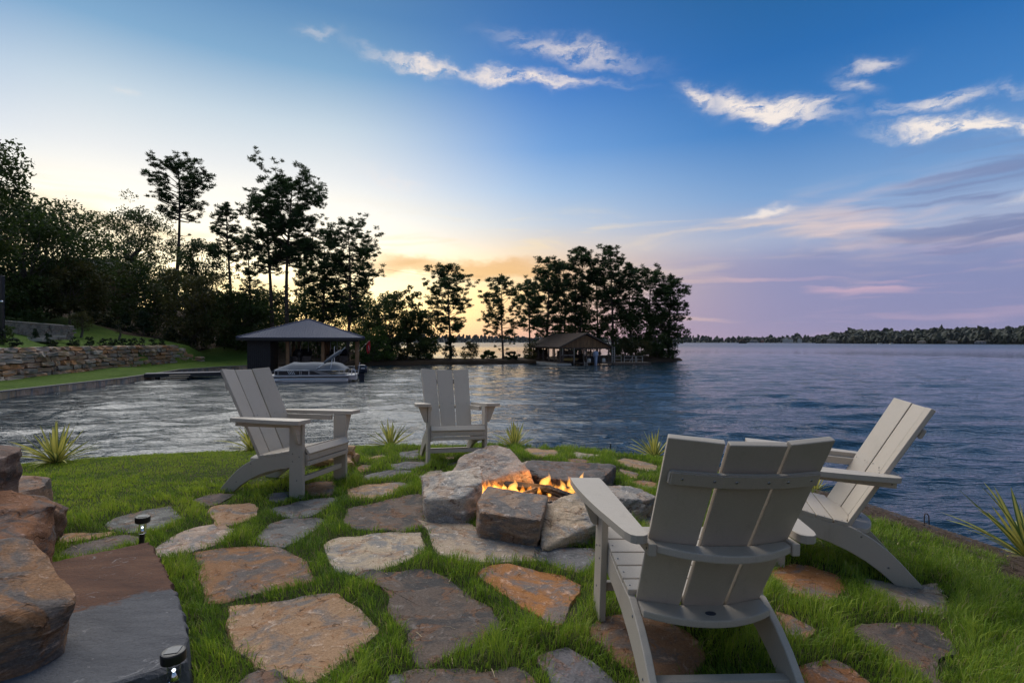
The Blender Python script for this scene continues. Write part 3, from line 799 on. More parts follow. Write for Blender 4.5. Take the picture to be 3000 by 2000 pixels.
    pth = [(-.24, -.699), (-.165, -.722), (-.09, -.740), (0, -.744), (.09, -.740), (.165, -.722), (.24, -.699)]
    bm = bmesh.new()
    lo = []; hi = []
    rings = []
    for x, y in pth:
        k = .45
        rings.append([bm.verts.new(p) for p in ((x, y + .010, .770), (x, y - .012, .766), (x, y - .032, .812), (x, y - .010, .816))])
    for A, B in zip(rings, rings[1:]):
        for k in range(4): bm.faces.new((A[k], A[(k + 1) % 4], B[(k + 1) % 4], B[k]))
    bm.faces.new(rings[0][::-1]); bm.faces.new(rings[-1])
    bmesh.ops.recalc_face_normals(bm, faces=bm.faces)
    bmesh.ops.bevel(bm, geom=[e for e in bm.edges if e.calc_face_angle(0) > .7], offset=.004, segments=2, affect='EDGES')
    add('back_strip', bm_mesh('back_strip', bm, m))
    # stretchers
    add('stretcher', board('stretcher', [(-.259, .110), (.259, .110), (.259, .147), (-.259, .147)], lambda u, v, t: (u, -.062 + t, v), .028, m))
    add('stretcher', board('stretcher', [(-.231, -.632), (.231, -.632), (.231, -.594), (-.231, -.594)], lambda u, v, t: (u, v, .066 + t), .030, m))
    # screws: far too small to tell apart
    bm = bmesh.new()
    def screw(p, n, r=.0045):
        n = Vector(n).normalized(); o = n.orthogonal().normalized(); q = n.cross(o); p = Vector(p)
        a = [bm.verts.new(p + (o * math.cos(k * math.pi / 3) + q * math.sin(k * math.pi / 3)) * r) for k in range(6)]
        b = [bm.verts.new(p + n * .0022 + (o * math.cos(k * math.pi / 3) + q * math.sin(k * math.pi / 3)) * r * .6) for k in range(6)]
        for k in range(6): bm.faces.new((a[k], a[(k + 1) % 6], b[(k + 1) % 6], b[k]))
        bm.faces.new(b)
    for s in (-1, 1):
        for y, z in ((-.03, .30), (-.085, .32), (-.085, .265), (-.05, .13)): screw((s * .287, y, z), (s, 0, 0), .006)
        for y, z in ((-.47, .225), (-.60, .085), ): screw((s * .259, y, z), (s, 0, 0), .006)
        screw((s * .259, -.59, .52), (s, 0, 0), .005)
        for i, y0 in enumerate(ys): screw((s * .244, y0 - .04, ztop(y0 - .04) + .0003), (0, 0, 1), .004)
        for z in (.29, .247): screw((s * .244, .0252, z), (0, 1, 0), .004)
        for x in (.05, .12, .2): screw((s * x, -.5355 - .055 + (x > .1) * .02 + (x > .15) * .022, .56), (0, 1, .5), .004)
        for x, y in ((.05, -.7645), (.115, -.757), (.205, -.732)): screw((s * x, y, .79), (0, -1, -.4), .005)
    scr = link('screws', bm_mesh('screws', bm, M_STEEL), root, kind='stuff')
    return root
CH_LABEL = {'L': 'grey slatted adirondack chair on the left, seen from the side, facing the fire pit',
            'C': 'grey slatted adirondack chair at the far side, facing the camera by the water',
            'N': 'grey slatted adirondack chair nearest the camera, seen from behind, with blue oval badge',
            'R': 'grey slatted adirondack chair at the right edge, side on, behind the nearest chair'}
proto = build_chair()
for i, k in enumerate('NLCR'):
    c = proto if i == 0 else copy_tree(proto)
    c.matrix_world = chair_matrix(k)
    tag(c, CH_LABEL[k], 'chair', 'adirondack chairs round the fire pit')

# ------------------------------------------------------------------ fire pit: ash, charred logs, flames
M_ASH = stone_material('ash and grit', 6, 90, .012, (1, 1, 1))
bm = bmesh.new()
cx, cy = .27, 3.80
bmesh.ops.create_circle(bm, cap_ends=True, cap_tris=True, segments=28, radius=.5)
bmesh.ops.subdivide_edges(bm, edges=bm.edges, cuts=4, use_grid_fill=True)
for v in bm.verts:
    v.co.x *= 1.05; v.co.y *= .72
    r_ = math.hypot(v.co.x / 1.05, v.co.y / .72)
    v.co.z = .012 + .05 * (1 - (r_ / .5) ** 2) + .012 * mnoise.noise(v.co * 14) + .006 * mnoise.noise(v.co * 40)
o = link('ash_bed', bm_mesh('ash_bed', bm, M_ASH, True), None, (cx, cy, gz1(cx, cy)), label='bed of grey ash and grit inside the ring of boulders', cat='ash')
o.color = (.20, .19, .18, 1)
def char_mat():
    m, q, b = new_mat('charred wood')
    co = q.node('ShaderNodeTexCoord').outputs['Object']
    n = q.noise(q.mapv(co, (1, 6, 6)), 9, 4, .65)
    n2 = q.noise(co, 40, 3, .6)
    q.set(b.inputs['Base Color'], q.ramp(n, [(.3, (.008, .008, .008)), (.6, (.022, .02, .019)), (.78, (.12, .115, .11))]))
    b.inputs['Roughness'].default_value = .7
    bump(q, b, q.math('ADD', n, n2), .012)
    return m
M_CHAR = char_mat()
def log_mesh(name, L, r, seed, mat, split=True):
    rr = np.random.RandomState(seed)
    bm = bmesh.new()
    n, k = 12, 9
    prof = []
    for j in range(n):
        a = 2 * math.pi * j / n
        if split:                                  # a split quarter: wedge with a round bark side
            q = (a + .6) % (2 * math.pi)
            rad = r * (1.0 if q < 2.6 else .62 + .25 * abs(math.sin(q * 1.5)))
        else:
            rad = r
        prof.append((rad * math.cos(a) * rr.uniform(.92, 1.06), rad * math.sin(a) * rr.uniform(.92, 1.06)))
    rings = []
    for i in range(k):
        t = i / (k - 1)
        s = 1 + rr.normal(0, .04)
        rings.append([bm.verts.new((-L / 2 + L * t + (rr.normal(0, .006) if i in (0, k - 1) else 0), y * s + rr.normal(0, .0025), z * s + rr.normal(0, .0025))) for y, z in prof])
    for A, B in zip(rings, rings[1:]):
        for j in range(n): bm.faces.new((A[j], A[(j + 1) % n], B[(j + 1) % n], B[j]))
    bm.faces.new(rings[0][::-1]); bm.faces.new(rings[-1])
    return bm_mesh(name, bm, mat)
gp = gz1(cx, cy)
for i, (x, y, z, L, r, ax, ay, lab) in enumerate([
        (.20, 3.86, .10, .52, .038, 4, 6, 'longest charred log lying across the fire pit at the back under the flames'),
        (.05, 3.70, .085, .30, .03, 38, -8, 'short charred log end at the left of the fire pit ash'),
        (.40, 3.72, .085, .36, .032, -28, 10, 'charred log slanting forward at the right of the fire pit ash'),
        (.46, 3.60, .075, .20, .022, 55, 6, 'thin charred stick nearest the tan boulder in the fire pit'),
        (.24, 3.58, .075, .13, .024, 10, 4, 'small black ember lump at the front of the ash')]):
    link('charred_log', log_mesh('charred_log', L, r, 300 + i, M_CHAR), None, (x, y, gp + z), (R(20 * i), R(ay), R(ax)), label=lab, cat='log', group='burnt wood in the fire pit')
M_WOOD = simple('split firewood', (.46, .28, .15), .8, .45, 9, .006, 60)
for i, (x, y, z, L, r, ax, rx, lab) in enumerate([
        (-1.66, 4.80, .055, .38, .055, 12, 10, 'split firewood log lying lowest on the grass behind the left chair'),
        (-1.62, 4.93, .055, .36, .055, -10, 70, 'split firewood log lying behind the others, under the left chair arm'),
        (-1.64, 4.86, .140, .36, .05, 6, 150, 'split firewood log resting on top of the small log pile'),
        (-1.47, 4.72, .04, .18, .045, -60, 40, 'short firewood chunk at the right end of the small log pile')]):
    link('firewood_log', log_mesh('firewood_log', L, r, 400 + i, M_WOOD), None, (x, y, gz1(x, y) + z), (R(rx), R(3), R(ax)), label=lab, cat='log', group='firewood behind the left chair')

def flame_mat(k):
    """glowing gas: light adds up through the depth of each flame"""
    m = bpy.data.materials.new('flame gas %d' % k)
    m.use_nodes = True
    nt = m.node_tree
    nt.nodes.remove(nt.nodes['Principled BSDF'])
    q = G(nt)
    em = q.node('ShaderNodeEmission', {'Color': [(1, .36, .05, 1), (1, .27, .025, 1), (1, .45, .09, 1)][k], 'Strength': [30, 22, 42][k]})
    q.set(nt.nodes['Material Output'].inputs['Volume'], em.outputs[0])
    return m
M_FLAME = [flame_mat(k) for k in range(3)]
fire = empty('fire', (.16, 3.80, gp + .085), label='low row of orange and yellow flames burning across the fire pit', cat='fire')
rf = np.random.RandomState(21)
def flame_mesh(seed, h, r):
    rr = np.random.RandomState(seed)
    bm = bmesh.new()
    n, k = 10, 11
    ph = rr.uniform(0, 6, 4)
    rings = []
    for i in range(k):
        t = i / (k - 1)
        rad = r * (math.sin(math.pi * min(1, t * .78 + .2)) ** 1.0) * (1 - t) ** .55 + .0006
        ox = (.30 * math.sin(3.2 * t + ph[0]) * t + .12 * math.sin(9 * t + ph[1]) * t) * r * 2.2
        oy = (.25 * math.sin(2.7 * t + ph[2]) * t) * r * 2
        rings.append([bm.verts.new((ox + rad * math.cos(2 * math.pi * j / n + 2 * t) * (1 + .25 * math.sin(3 * j + ph[3] + 5 * t)), oy + rad * .7 * math.sin(2 * math.pi * j / n + 2 * t), t * h)) for j in range(n)])
    for A, B in zip(rings, rings[1:]):
        for j in range(n): bm.faces.new((A[j], A[(j + 1) % n], B[(j + 1) % n], B[j]))
    bm.faces.new(rings[0][::-1]); bm.faces.new(rings[-1])
    return bm_mesh('flame', bm, M_FLAME[seed % 3], True)
for i in range(46):
    x = -.36 + .70 * (i + rf.uniform(-.4, .4)) / 45
    big = rf.rand() < .55
    h = rf.uniform(.07, .145) if big else rf.uniform(.045, .08)
    link('flame', flame_mesh(500 + i, h, rf.uniform(.028, .045) if big else rf.uniform(.02, .03)), fire,
         (x, rf.uniform(-.07, .07) + .03 * math.sin(x * 9), rf.uniform(-.02, .025)), (R(rf.uniform(-16, 16)), R(rf.uniform(-42, 42)), rf.uniform(0, 6)))

fl = bpy.data.lights.new('fire glow', 'POINT')
fl.energy = 3.5
fl.color = (1, .45, .14)
fl.shadow_soft_size = .10
flo = bpy.data.objects.new('fire_glow', fl); COL.objects.link(flo); flo.parent = fire; flo.location = (0, 0, .10)

# ------------------------------------------------------------------ solar path lights
M_BLACK = simple('black plastic', (.012, .012, .013), .4, .1)
M_PANEL = simple('solar cell', (.02, .028, .045), .3, .1)
def clear_mat():
    m, q, b = new_mat('clear plastic')
    b.inputs['Base Color'].default_value = (.9, .92, .95, 1)
    b.inputs['Roughness'].default_value = .05
    b.inputs['Transmission Weight'].default_value = 1.0
    b.inputs['IOR'].default_value = 1.2
    return m
M_CLEAR = clear_mat()
M_CHROME = simple('bright reflector', (.85, .86, .9), .12, .03, metal=1.0)
def glow_mat():
    m, q, b = new_mat('lit led')
    b.inputs['Emission Color'].default_value = (.85, .92, 1, 1)
    b.inputs['Emission Strength'].default_value = 2.5
    return m
M_LED = glow_mat()
def path_light(x, y, label, tilt):
    z = gz1(x, y)
    r = empty('solar_path_light', (x, y, z - .01), label=label, cat='lamp', group='solar path lights by the step')
    r.rotation_euler = tilt
    bm = bmesh.new(); lathe_bm(bm, [(.012, 0), (.0125, .12), (.0125, .142)], 14); link('stake', bm_mesh('stake', bm, M_BLACK, False), r)
    bm = bmesh.new(); lathe_bm(bm, [(.0165, .1425), (.0175, .15), (.0175, .19), (.0165, .1965)], 18); link('lens', bm_mesh('lens', bm, M_CLEAR, True), r)
    bm = bmesh.new(); lathe_bm(bm, [(.012, .1445), (.006, .158), (.004, .165), (.001, .169)], 12); link('reflector', bm_mesh('reflector', bm, M_CHROME, True), r)
    bm = bmesh.new(); lathe_bm(bm, [(.0035, .1695), (.0045, .173), (.003, .177)], 10); link('led', bm_mesh('led', bm, M_LED, True), r)
    bm = bmesh.new(); lathe_bm(bm, [(.028, .197), (.033, .1995), (.034, .205), (.034, .224), (.0325, .2285), (.029, .230)], 28); cap = link('cap', bm_mesh('cap', bm, M_BLACK, False), r)
    link('solar_panel', box_mesh('solar_panel', -.019, .019, -.019, .019, .2303, .2318, M_PANEL, .0005), cap)
    return r
path_light(-1.90, 2.70, 'small black solar path light behind the far corner of the stone step', (R(1), R(2), .5))
path_light(-1.005, 1.575, 'small black solar path light nearest the camera, in front of the step', (R(-1), R(-2), .2))

# ------------------------------------------------------------------ small stakes at the lawn edge
bm = bmesh.new(); tube_bm(bm, [(0, 0, -.1), (.002, 0, .085)], .006, 8)
link('marker_stake', bm_mesh('marker_stake', bm, M_BLACK), None, (1.14, 6.1, gz1(1.14, 6.1) + .045), label='short thin black stake at the lawn edge by the water', cat='stake')
bm = bmesh.new(); tube_bm(bm, [(-.02, 0, -.05), (-.018, 0, .08), (-.008, .004, .10), (.006, .004, .098), (.016, 0, .08), (.03, .01, -.05)], .004, 6)
tube_bm(bm, [(-.019, 0, .03), (.022, .004, .03)], .003, 6)
M_RUST = simple('rusty wire', (.05, .03, .022), .8, .3)
link('wire_hoop', bm_mesh('wire_hoop', bm, M_RUST), None, (3.17, 4.03, gz1(3.17, 4.03)), label='small rusty bent wire hoop standing in the mulch at the right', cat='wire')

# ------------------------------------------------------------------ yuccas with yellow-striped leaves
def yucca_mat():
    m, q, b = new_mat('variegated yucca leaf')
    t = q.node('ShaderNodeAttribute', attribute_name='across').outputs['Fac']
    co = q.node('ShaderNodeTexCoord').outputs['Object']
    oi = q.node('ShaderNodeObjectInfo').outputs['Random']
    a = q.math('ADD', q.math('ABSOLUTE', t), q.math('MULTIPLY', q.math('SUBTRACT', oi, .5), .5))
    c = q.ramp(a, [(.35, (.62, .56, .14)), (.62, (.52, .48, .12)), (.74, (.14, .20, .05)), (1, (.07, .13, .04))])
    q.set(b.inputs['Base Color'], c)
    b.inputs['Roughness'].default_value = .42
    tr = q.node('ShaderNodeBsdfTranslucent', {'Color': c})
    ms = q.node('ShaderNodeMixShader', {0: .3, 1: b.outputs[0], 2: tr.outputs[0]})
    q.set(m.node_tree.nodes['Material Output'].inputs[0], ms.outputs[0])
    return m
M_YUC = yucca_mat()
def leaf_mesh(L, W, droop):
    V, F, A = [], [], []
    nl, nw = 7, 5
    for i in range(nl + 1):
        t = i / nl
        w = W * (.55 + .45 * math.sin(min(1, t * 2.2) * math.pi / 2)) * (1 - t ** 3.2) ** .8 + .0006
        x = L * t
        z = -droop * L * t * t
        for j in range(nw):
            k = -1 + 2 * j / (nw - 1)
            V.append((x * math.cos(.0), k * w / 2, z + .22 * w * k * k)); A.append(k)
    for i in range(nl):
        for j in range(nw - 1):
            F.append((i * nw + j, (i + 1) * nw + j, (i + 1) * nw + j + 1, i * nw + j + 1))
    me = mesh_from('leaf', V, F, M_YUC, True)
    at = me.attributes.new('across', 'FLOAT', 'POINT')
    at.data.foreach_set('value', A)
    return me
LEAVES = [leaf_mesh(1.0, .075, d) for d in (.02, .10, .26, .50)]
def yucca(x, y, n, L, label, seed, z=None, spread=1.0):
    rr = np.random.RandomState(seed)
    r = empty('yucca_plant', (x, y, (gz1(x, y) if z is None else z) - .02), label=label, cat='plant', group='yucca plants along the lawn edge')
    for i in range(n):
        t = (i + .5) / n
        up = R(86 - 74 * t * spread + rr.normal(0, 8))
        a = i * 2.39996 + rr.normal(0, .15)
        me = LEAVES[min(3, int(max(0, t * 3.4 + rr.normal(0, .8))))]
        o = link('leaf', me, r, (.012 * math.cos(a), .012 * math.sin(a), .02), (0, -up, a))
        s = L * rr.uniform(.6, 1.12)
        o.scale = (s, L * rr.uniform(.7, .95) + .10, s)
        o.rotation_euler = Matrix.Rotation(a, 3, 'Z').to_4x4().to_3x3().to_euler()
        o.rotation_euler = (Matrix.Rotation(a, 3, 'Z') @ Matrix.Rotation(-up, 3, 'Y') @ Matrix.Rotation(rr.normal(0, .3), 3, 'X')).to_euler()
    return r
yucca(-4.17, 4.82, 64, .37, 'yellow-striped yucca at the far left of the lawn, before the water', 1)
yucca(-2.83, 5.74, 46, .34, 'yellow-striped yucca behind the back of the left chair', 2)
yucca(-1.43, 6.22, 48, .33, 'yellow-striped yucca on the lawn edge left of the far chair', 3)
yucca(.03, 6.42, 44, .32, 'yellow-striped yucca on the lawn edge right of the far chair', 4)
yucca(1.63, 6.02, 52, .33, 'yellow-striped yucca on the lawn edge left of the nearest chair back', 5)
yucca(2.86, 4.98, 22, .26, 'small yellow-striped yucca glimpsed between the two right chairs', 6)
yucca(3.50, 3.55, 56, .50, 'largest yellow-striped yucca, in the mulch at the right edge', 7, spread=.95)

# ------------------------------------------------------------------ turf: every blade is geometry, nobody could count it
def build_grass():
    rr = np.random.RandomState(12)
    polys = []
    for _, p in STONES:
        polys.append(widen(np.array(p)))
    blocks = [(np.array([(-1.80, 2.615), (-1.62, 2.42), (-1.33, 2.09), (-1.09, 1.775), (-1.02, 1.63), (-1.22, 1.47), (-1.60, 1.22), (-2.45, 2.08), (-2.10, 2.36)]), .02)]
    circ = [(-.405, 3.56, .19), (-.005, 3.235, .17), (-.2, 4.08, .23), (.44, 4.42, .3), (.2, 4.4, .22), (.65, 4.4, .22), (.38, 3.26, .17), (.5, 3.3, .14), (.79, 3.63, .17), (.27, 3.8, .42),
            (-1.6, 1.45, .36), (-2.0, 1.75, .36), (-2.4, 2.05, .34), (-2.7, 2.3, .34), (-2.52, 2.66, .14)]
    def cull(P, marg):
        ok = np.ones(len(P), bool)
        for p in polys:
            lo, hi = p.min(0) - .02, p.max(0) + .02
            k = np.where(ok & (P[:, 0] > lo[0]) & (P[:, 0] < hi[0]) & (P[:, 1] > lo[1]) & (P[:, 1] < hi[1]))[0]
            if len(k):
                sd_ = poly_sd(P[k], p)
                ok[k[sd_ > marg[k]]] = False
        for p, mg in blocks:
            ok[poly_sd(P, p) > -mg] = False
        for x, y, r_ in circ:
            ok[(P[:, 0] - x) ** 2 + (P[:, 1] - y) ** 2 < r_ * r_] = False
        return ok
    # candidate points, denser near the path where one stands
    tiles = []
    for y0, y1, dens in ((1.0, 2.2, 15000), (2.2, 3.2, 13000), (3.2, 4.4, 11000), (4.4, 6.6, 8500)):
        xm0, xm1 = -1.1 * y1 - .4, 1.1 * y1 + .4
        n = int(dens * (y1 - y0) * (xm1 - xm0))
        P = np.stack([rr.uniform(xm0, xm1, n), rr.uniform(y0, y1, n)], 1)
        keep = np.abs(P[:, 0]) < 1.02 * P[:, 1] + .35
        tiles.append(P[keep])
    P = np.concatenate(tiles)
    s = poly_sd(P, EDGE)
    lim = np.where(P[:, 0] > 1.9, .32 + .10 * np.sin(5 * P[:, 1]) + .06 * np.sin(13 * P[:, 1] + 1), -.08) + .05 * np.sin(7 * P[:, 0] + 5 * P[:, 1]) + rr.normal(0, .03, len(P))
    P = P[s > lim]; s = s[s > lim]
    cl = .5 + .5 * np.sin(5.1 * P[:, 0] + 2.3 * np.sin(3.7 * P[:, 1])) * np.sin(4.3 * P[:, 1] + 1.9 * np.sin(4.1 * P[:, 0]))
    cl2 = .5 + .5 * np.sin(17 * P[:, 0] + 3 * np.sin(13 * P[:, 1] + 1)) * np.sin(15 * P[:, 1] + 2 * np.sin(19 * P[:, 0]))
    marg = rr.normal(.010, .016, len(P))
    ok = cull(P, marg)
    # thin, bare spots
    bare = np.sin(2.9 * P[:, 0] + 7.7) * np.sin(3.3 * P[:, 1] + .4) + .6 * np.sin(8.1 * P[:, 0]) * np.sin(7.7 * P[:, 1] + 2)
    ok &= ~((bare > 1.05) & (rr.rand(len(P)) < .75) & (P[:, 0] > -1.5))
    P, cl, cl2, s = P[ok], cl[ok], cl2[ok], s[ok]
    n = len(P)
    near = np.full(n, .5)                                # distance to the nearest flagstone: turf mounds up between them
    for p in polys:
        lo, hi = p.min(0) - .2, p.max(0) + .2
        k = np.where((P[:, 0] > lo[0]) & (P[:, 0] < hi[0]) & (P[:, 1] > lo[1]) & (P[:, 1] < hi[1]))[0]
        if len(k): near[k] = np.minimum(near[k], np.maximum(0, -poly_sd(P[k], p)))
    mound = np.clip(near / .075, 0, 1) * np.clip((.42 - near) / .2, 0, 1)
    lawn = np.clip((-1.45 - P[:, 0]) / .35, 0, 1) * np.clip((P[:, 1] - 3.0) / .5, 0, 1)
    right = np.clip((P[:, 0] - 1.7) / .4, 0, 1)
    H = (.024 + .018 * cl + .026 * cl2 ** 1.5 + mound * (.016 + .022 * cl2)) * (1 - .30 * lawn) * (1 + .15 * right) * rr.uniform(.55, 1.22, n)
    H *= np.where(P[:, 1] > 4.3, .80, 1.0)
    W = rr.uniform(.0020, .0036, n) * np.where(P[:, 1] > 3.6, 1.35, 1.0)
    ang = 6.3 * cl + 3.0 * cl2 + rr.normal(0, 1.1, n)
    lean = np.abs(rr.normal(.42, .26, n)) + .1
    dx_, dy_ = np.cos(ang) * lean, np.sin(ang) * lean
    fa = rr.uniform(0, 2 * np.pi, n)
    wx, wy = np.cos(fa) * W / 2, np.sin(fa) * W / 2
    Z = ground_z(P) - .004 + mound * (.008 + .018 * cl2)
    V = np.zeros((n, 5, 3), np.float32)
    V[:, 0] = np.stack([P[:, 0] - wx, P[:, 1] - wy, Z], 1)
    V[:, 1] = np.stack([P[:, 0] + wx, P[:, 1] + wy, Z], 1)
    m1, mz = .42, .56
    V[:, 2] = np.stack([P[:, 0] + dx_ * H * m1 * .7 + wx * .8, P[:, 1] + dy_ * H * m1 * .7 + wy * .8, Z + H * mz], 1)
    V[:, 3] = np.stack([P[:, 0] + dx_ * H * m1 * .7 - wx * .8, P[:, 1] + dy_ * H * m1 * .7 - wy * .8, Z + H * mz], 1)
    V[:, 4] = np.stack([P[:, 0] + dx_ * H, P[:, 1] + dy_ * H, Z + H * np.clip(1.05 - lean * .35, .5, 1)], 1)
    b = np.arange(n, dtype=np.int32)[:, None] * 5
    loops = np.concatenate([b + np.array([[0, 1, 2, 3, 3, 2, 4]], np.int32)], 1).ravel()
    sizes = np.tile(np.array([4, 3], np.int32), n)
    me = np_mesh('turf_grass', V.reshape(-1, 3), loops, sizes, M_GRASS, True)
    tone = np.clip(.38 + .34 * (cl - .5) + .28 * (cl2 - .5) + .22 * lawn + .10 * mound + rr.normal(0, .17, n), 0, .85)  # left lawn yellower, its brighter light partly put into the blade tone
    tone = np.where(rr.rand(n) < .045, .97, tone)
    at = me.attributes.new('tone', 'FLOAT', 'POINT')
    at.data.foreach_set('value', np.repeat(tone, 5).astype(np.float32))
    return link('turf_grass', me, None, label='bright green turf growing between the flagstones and over the lawn', cat='grass', kind='stuff')
grass = build_grass()
print('grass tris', len(grass.data.polygons) * 1.5)

# dry straw and clippings lying about on the stones and turf
def litter():
    rr = np.random.RandomState(31)
    n = 420
    P = np.stack([rr.uniform(-2.4, 2.6, n), rr.uniform(1.5, 5.6, n)], 1)
    P = P[(np.abs(P[:, 0]) < P[:, 1] * .98) & (poly_sd(P, EDGE) > .1)]
    B = np.stack([rr.uniform(1.9, 4.2, 16000), rr.uniform(2.2, 6.4, 16000)], 1)          # pine straw on the bank
    sb = poly_sd(B, EDGE)
    P = np.concatenate([P, B[(sb < .40) & (sb > -.75)]])
    bank_ = poly_sd(P, EDGE) < .6
    bank_ &= P[:, 0] > 1.9
    ok = np.ones(len(P), bool)
    for x, y, r_ in ((.2, 3.75, .72), (-.4, 3.57, .3), (-.2, 4.1, .35), (.5, 4.4, .5)): ok &= (P[:, 0] - x) ** 2 + (P[:, 1] - y) ** 2 > r_ * r_
    P = np.concatenate([P[ok & ~bank_], P[ok & bank_]]); n = len(P); n0 = int((ok & ~bank_).sum())
    Z = ground_z(P) + .014
    a = rr.uniform(0, 6.28, n); L = rr.uniform(.02, .08, n) / 2; w = rr.uniform(.0008, .0016, n) * np.where(P[:, 0] > 1.9, 1.7, 1)
    dx_, dy_ = np.cos(a), np.sin(a)
    b = rr.normal(0, .25, n)
    V = np.zeros((n, 6, 3))
    for k, (t, s_) in enumerate(((-1, -1), (-1, 1), (0, 1), (0, -1), (1, 1), (1, -1))):
        V[:, k, 0] = P[:, 0] + dx_ * L * t - dy_ * (w * s_ + b * L * (1 - t * t) * .5)
        V[:, k, 1] = P[:, 1] + dy_ * L * t + dx_ * (w * s_ + b * L * (1 - t * t) * .5)
        V[:, k, 2] = Z + .003 * (1 - t * t) + rr.uniform(0, .002, n)
    i = np.arange(n)[:, None] * 6
    F = np.concatenate([i + np.array([[0, 3, 2, 1]]), i + np.array([[3, 5, 4, 2]])], 1).reshape(-1, 4)
    mt, q, b_ = new_mat('dry straw')
    dk = q.node('ShaderNodeAttribute', attribute_name='weathered').outputs['Fac']
    nz = q.noise(q.node('ShaderNodeTexCoord').outputs['Object'], 40, 3, .6)
    q.set(b_.inputs['Base Color'], q.mix(dk, q.ramp(nz, [(.3, (.26, .19, .11)), (.7, (.42, .33, .19))]), q.ramp(nz, [(.3, (.035, .022, .014)), (.6, (.085, .054, .034)), (.8, (.15, .10, .065))])))
    b_.inputs['Roughness'].default_value = .9
    me = np_mesh('straw_litter', V.reshape(-1, 3), F.ravel(), np.full(len(F), 4), mt)
    wt = me.attributes.new('weathered', 'FLOAT', 'POINT')
    wt.data.foreach_set('value', np.repeat((np.arange(n) >= n0).astype(np.float32), 6))
    link('straw_litter', me, None, label='dry straw and clippings scattered over the flagstones', cat='straw', kind='stuff')
litter()

# ------------------------------------------------------------------ lake
def water_mat():
    m, q, b = new_mat('lake water')
    co = q.node('ShaderNodeNewGeometry').outputs['Position']
    b.inputs['Base Color'].default_value = (.010, .024, .036, 1)
    b.inputs['Roughness'].default_value = .03
    b.inputs['IOR'].default_value = 1.333
    p1_ = q.mapv(co, (.8, 2.4, 1), (0, 0, 0), (0, 0, R(12)))
    n1 = q.noise(p1_, 1.1, 3, .55, .4)
    n2 = q.noise(q.mapv(co, (.8, 2.6, 1), (3, 7, 0), (0, 0, R(-9))), 3.6, 3, .55, .3)
    n3 = q.noise(q.mapv(co, (.8, 2.2, 1), (1, 2, 0), (0, 0, R(20))), 11, 2, .5)
    far = q.smooth(q.node('ShaderNodeVectorMath', {0: co}, operation='LENGTH').outputs['Value'], 60.0, 420.0)     # open water is choppier than the eye can resolve
    q.set(b.inputs['Roughness'], q.math('MULTIPLY_ADD', far, .24, .03))
    h = q.math('ADD', q.math('MULTIPLY', n1, .17), q.math('MULTIPLY_ADD', n2, .062, q.math('MULTIPLY', n3, .016)))
    bump(q, b, h, .46, q.math('MULTIPLY_ADD', far, -.88, 1.0))
    return m
M_WATER = water_mat()
def build_water():
    rr = np.random.RandomState(5)
    r_ = [3.5]
    while r_[-1] < 170: r_.append(r_[-1] * 1.006)
    r_ += [200, 260, 350, 500, 800, 1400, 2600, 6000]
    r_ = np.array(r_)
    th = np.linspace(R(-56), R(52), 430)
    Rr, T = np.meshgrid(r_, th, indexing='ij')
    X, Y = Rr * np.sin(T), Rr * np.cos(T)
    Z = np.zeros_like(X)
    sp = Rr * .006
    n = 60
    lam = np.exp(rr.uniform(np.log(.28), np.log(4.0), n))
    ang = R(-80) + rr.normal(0, .42, n)
    for l, a, ph in zip(lam, ang, rr.uniform(0, 6.28, n)):
        k = 2 * np.pi / l
        f = np.clip((l / (2.6 * sp)) - 1, 0, 1)
        s = k * (np.cos(a) * X + np.sin(a) * Y) + ph
        Z += f * (.0265 * l / (2 * np.pi)) * (np.sin(s) + .28 * np.cos(2 * s))
    Z *= np.clip((165 - Rr) / 40, 0, 1)
    V = np.stack([X, Y, Z], -1).reshape(-1, 3)
    nr, nt = X.shape
    i = np.arange(nr - 1)[:, None] * nt + np.arange(nt - 1)[None, :]
    F = np.stack([i, i + 1, i + nt + 1, i + nt], -1).reshape(-1, 4)[:, ::-1]
    # the rest of the lake round and behind the point, plain
    r2 = np.array([3.5, 10, 30, 100, 400, 1500, 6000]); t2 = np.linspace(R(52), R(304), 40)
    R2, T2 = np.meshgrid(r2, t2, indexing='ij')
    V2 = np.stack([R2 * np.sin(T2), R2 * np.cos(T2), np.zeros_like(R2)], -1).reshape(-1, 3)
    j = np.arange(len(r2) - 1)[:, None] * len(t2) + np.arange(len(t2) - 1)[None, :] + len(V)
    F2 = np.stack([j, j + 1, j + len(t2) + 1, j + len(t2)], -1).reshape(-1, 4)[:, ::-1]
    V = np.concatenate([V, V2]); F = np.concatenate([F, F2])
    me = np_mesh('lake_water', V, F.ravel(), np.full(len(F), 4), M_WATER, True)
    return link('lake_water', me, kind='structure')
water = build_water()

# ------------------------------------------------------------------ wooded shore on the left and the low point of land across the cove
SHORE = np.array([(-25, -20), (-25.5, 5), (-26.6, 20), (-27, 27.8), (-27.5, 32.5), (-28.1, 37.8), (-29.2, 42.3), (-31.2, 49.2), (-30.6, 54.3), (-29.2, 57.7),
                  (-25, 61), (-18.4, 66), (-12, 68.5), (-5, 70), (0, 71), (3, 72.5), (7, 76), (14, 76.5), (20, 77), (24.5, 79.5), (27, 84), (25, 89), (18, 92),
                  (8, 89), (0, 80), (-6, 77), (-11, 78), (-15, 84), (-20, 100), (-40, 130), (-110, 160), (-220, 160), (-220, -20)], float)
LAWN = np.array([(-26.5, 20), (-27, 27.8), (-29.2, 42.3), (-31.2, 49.2), (-30.6, 54.3), (-29.0, 57.8), (-30.5, 63), (-35, 71), (-37.5, 65), (-37, 59), (-41, 55.5), (-46, 57.5), (-52, 60), (-56, 50), (-60, 35), (-50, 20)], float)
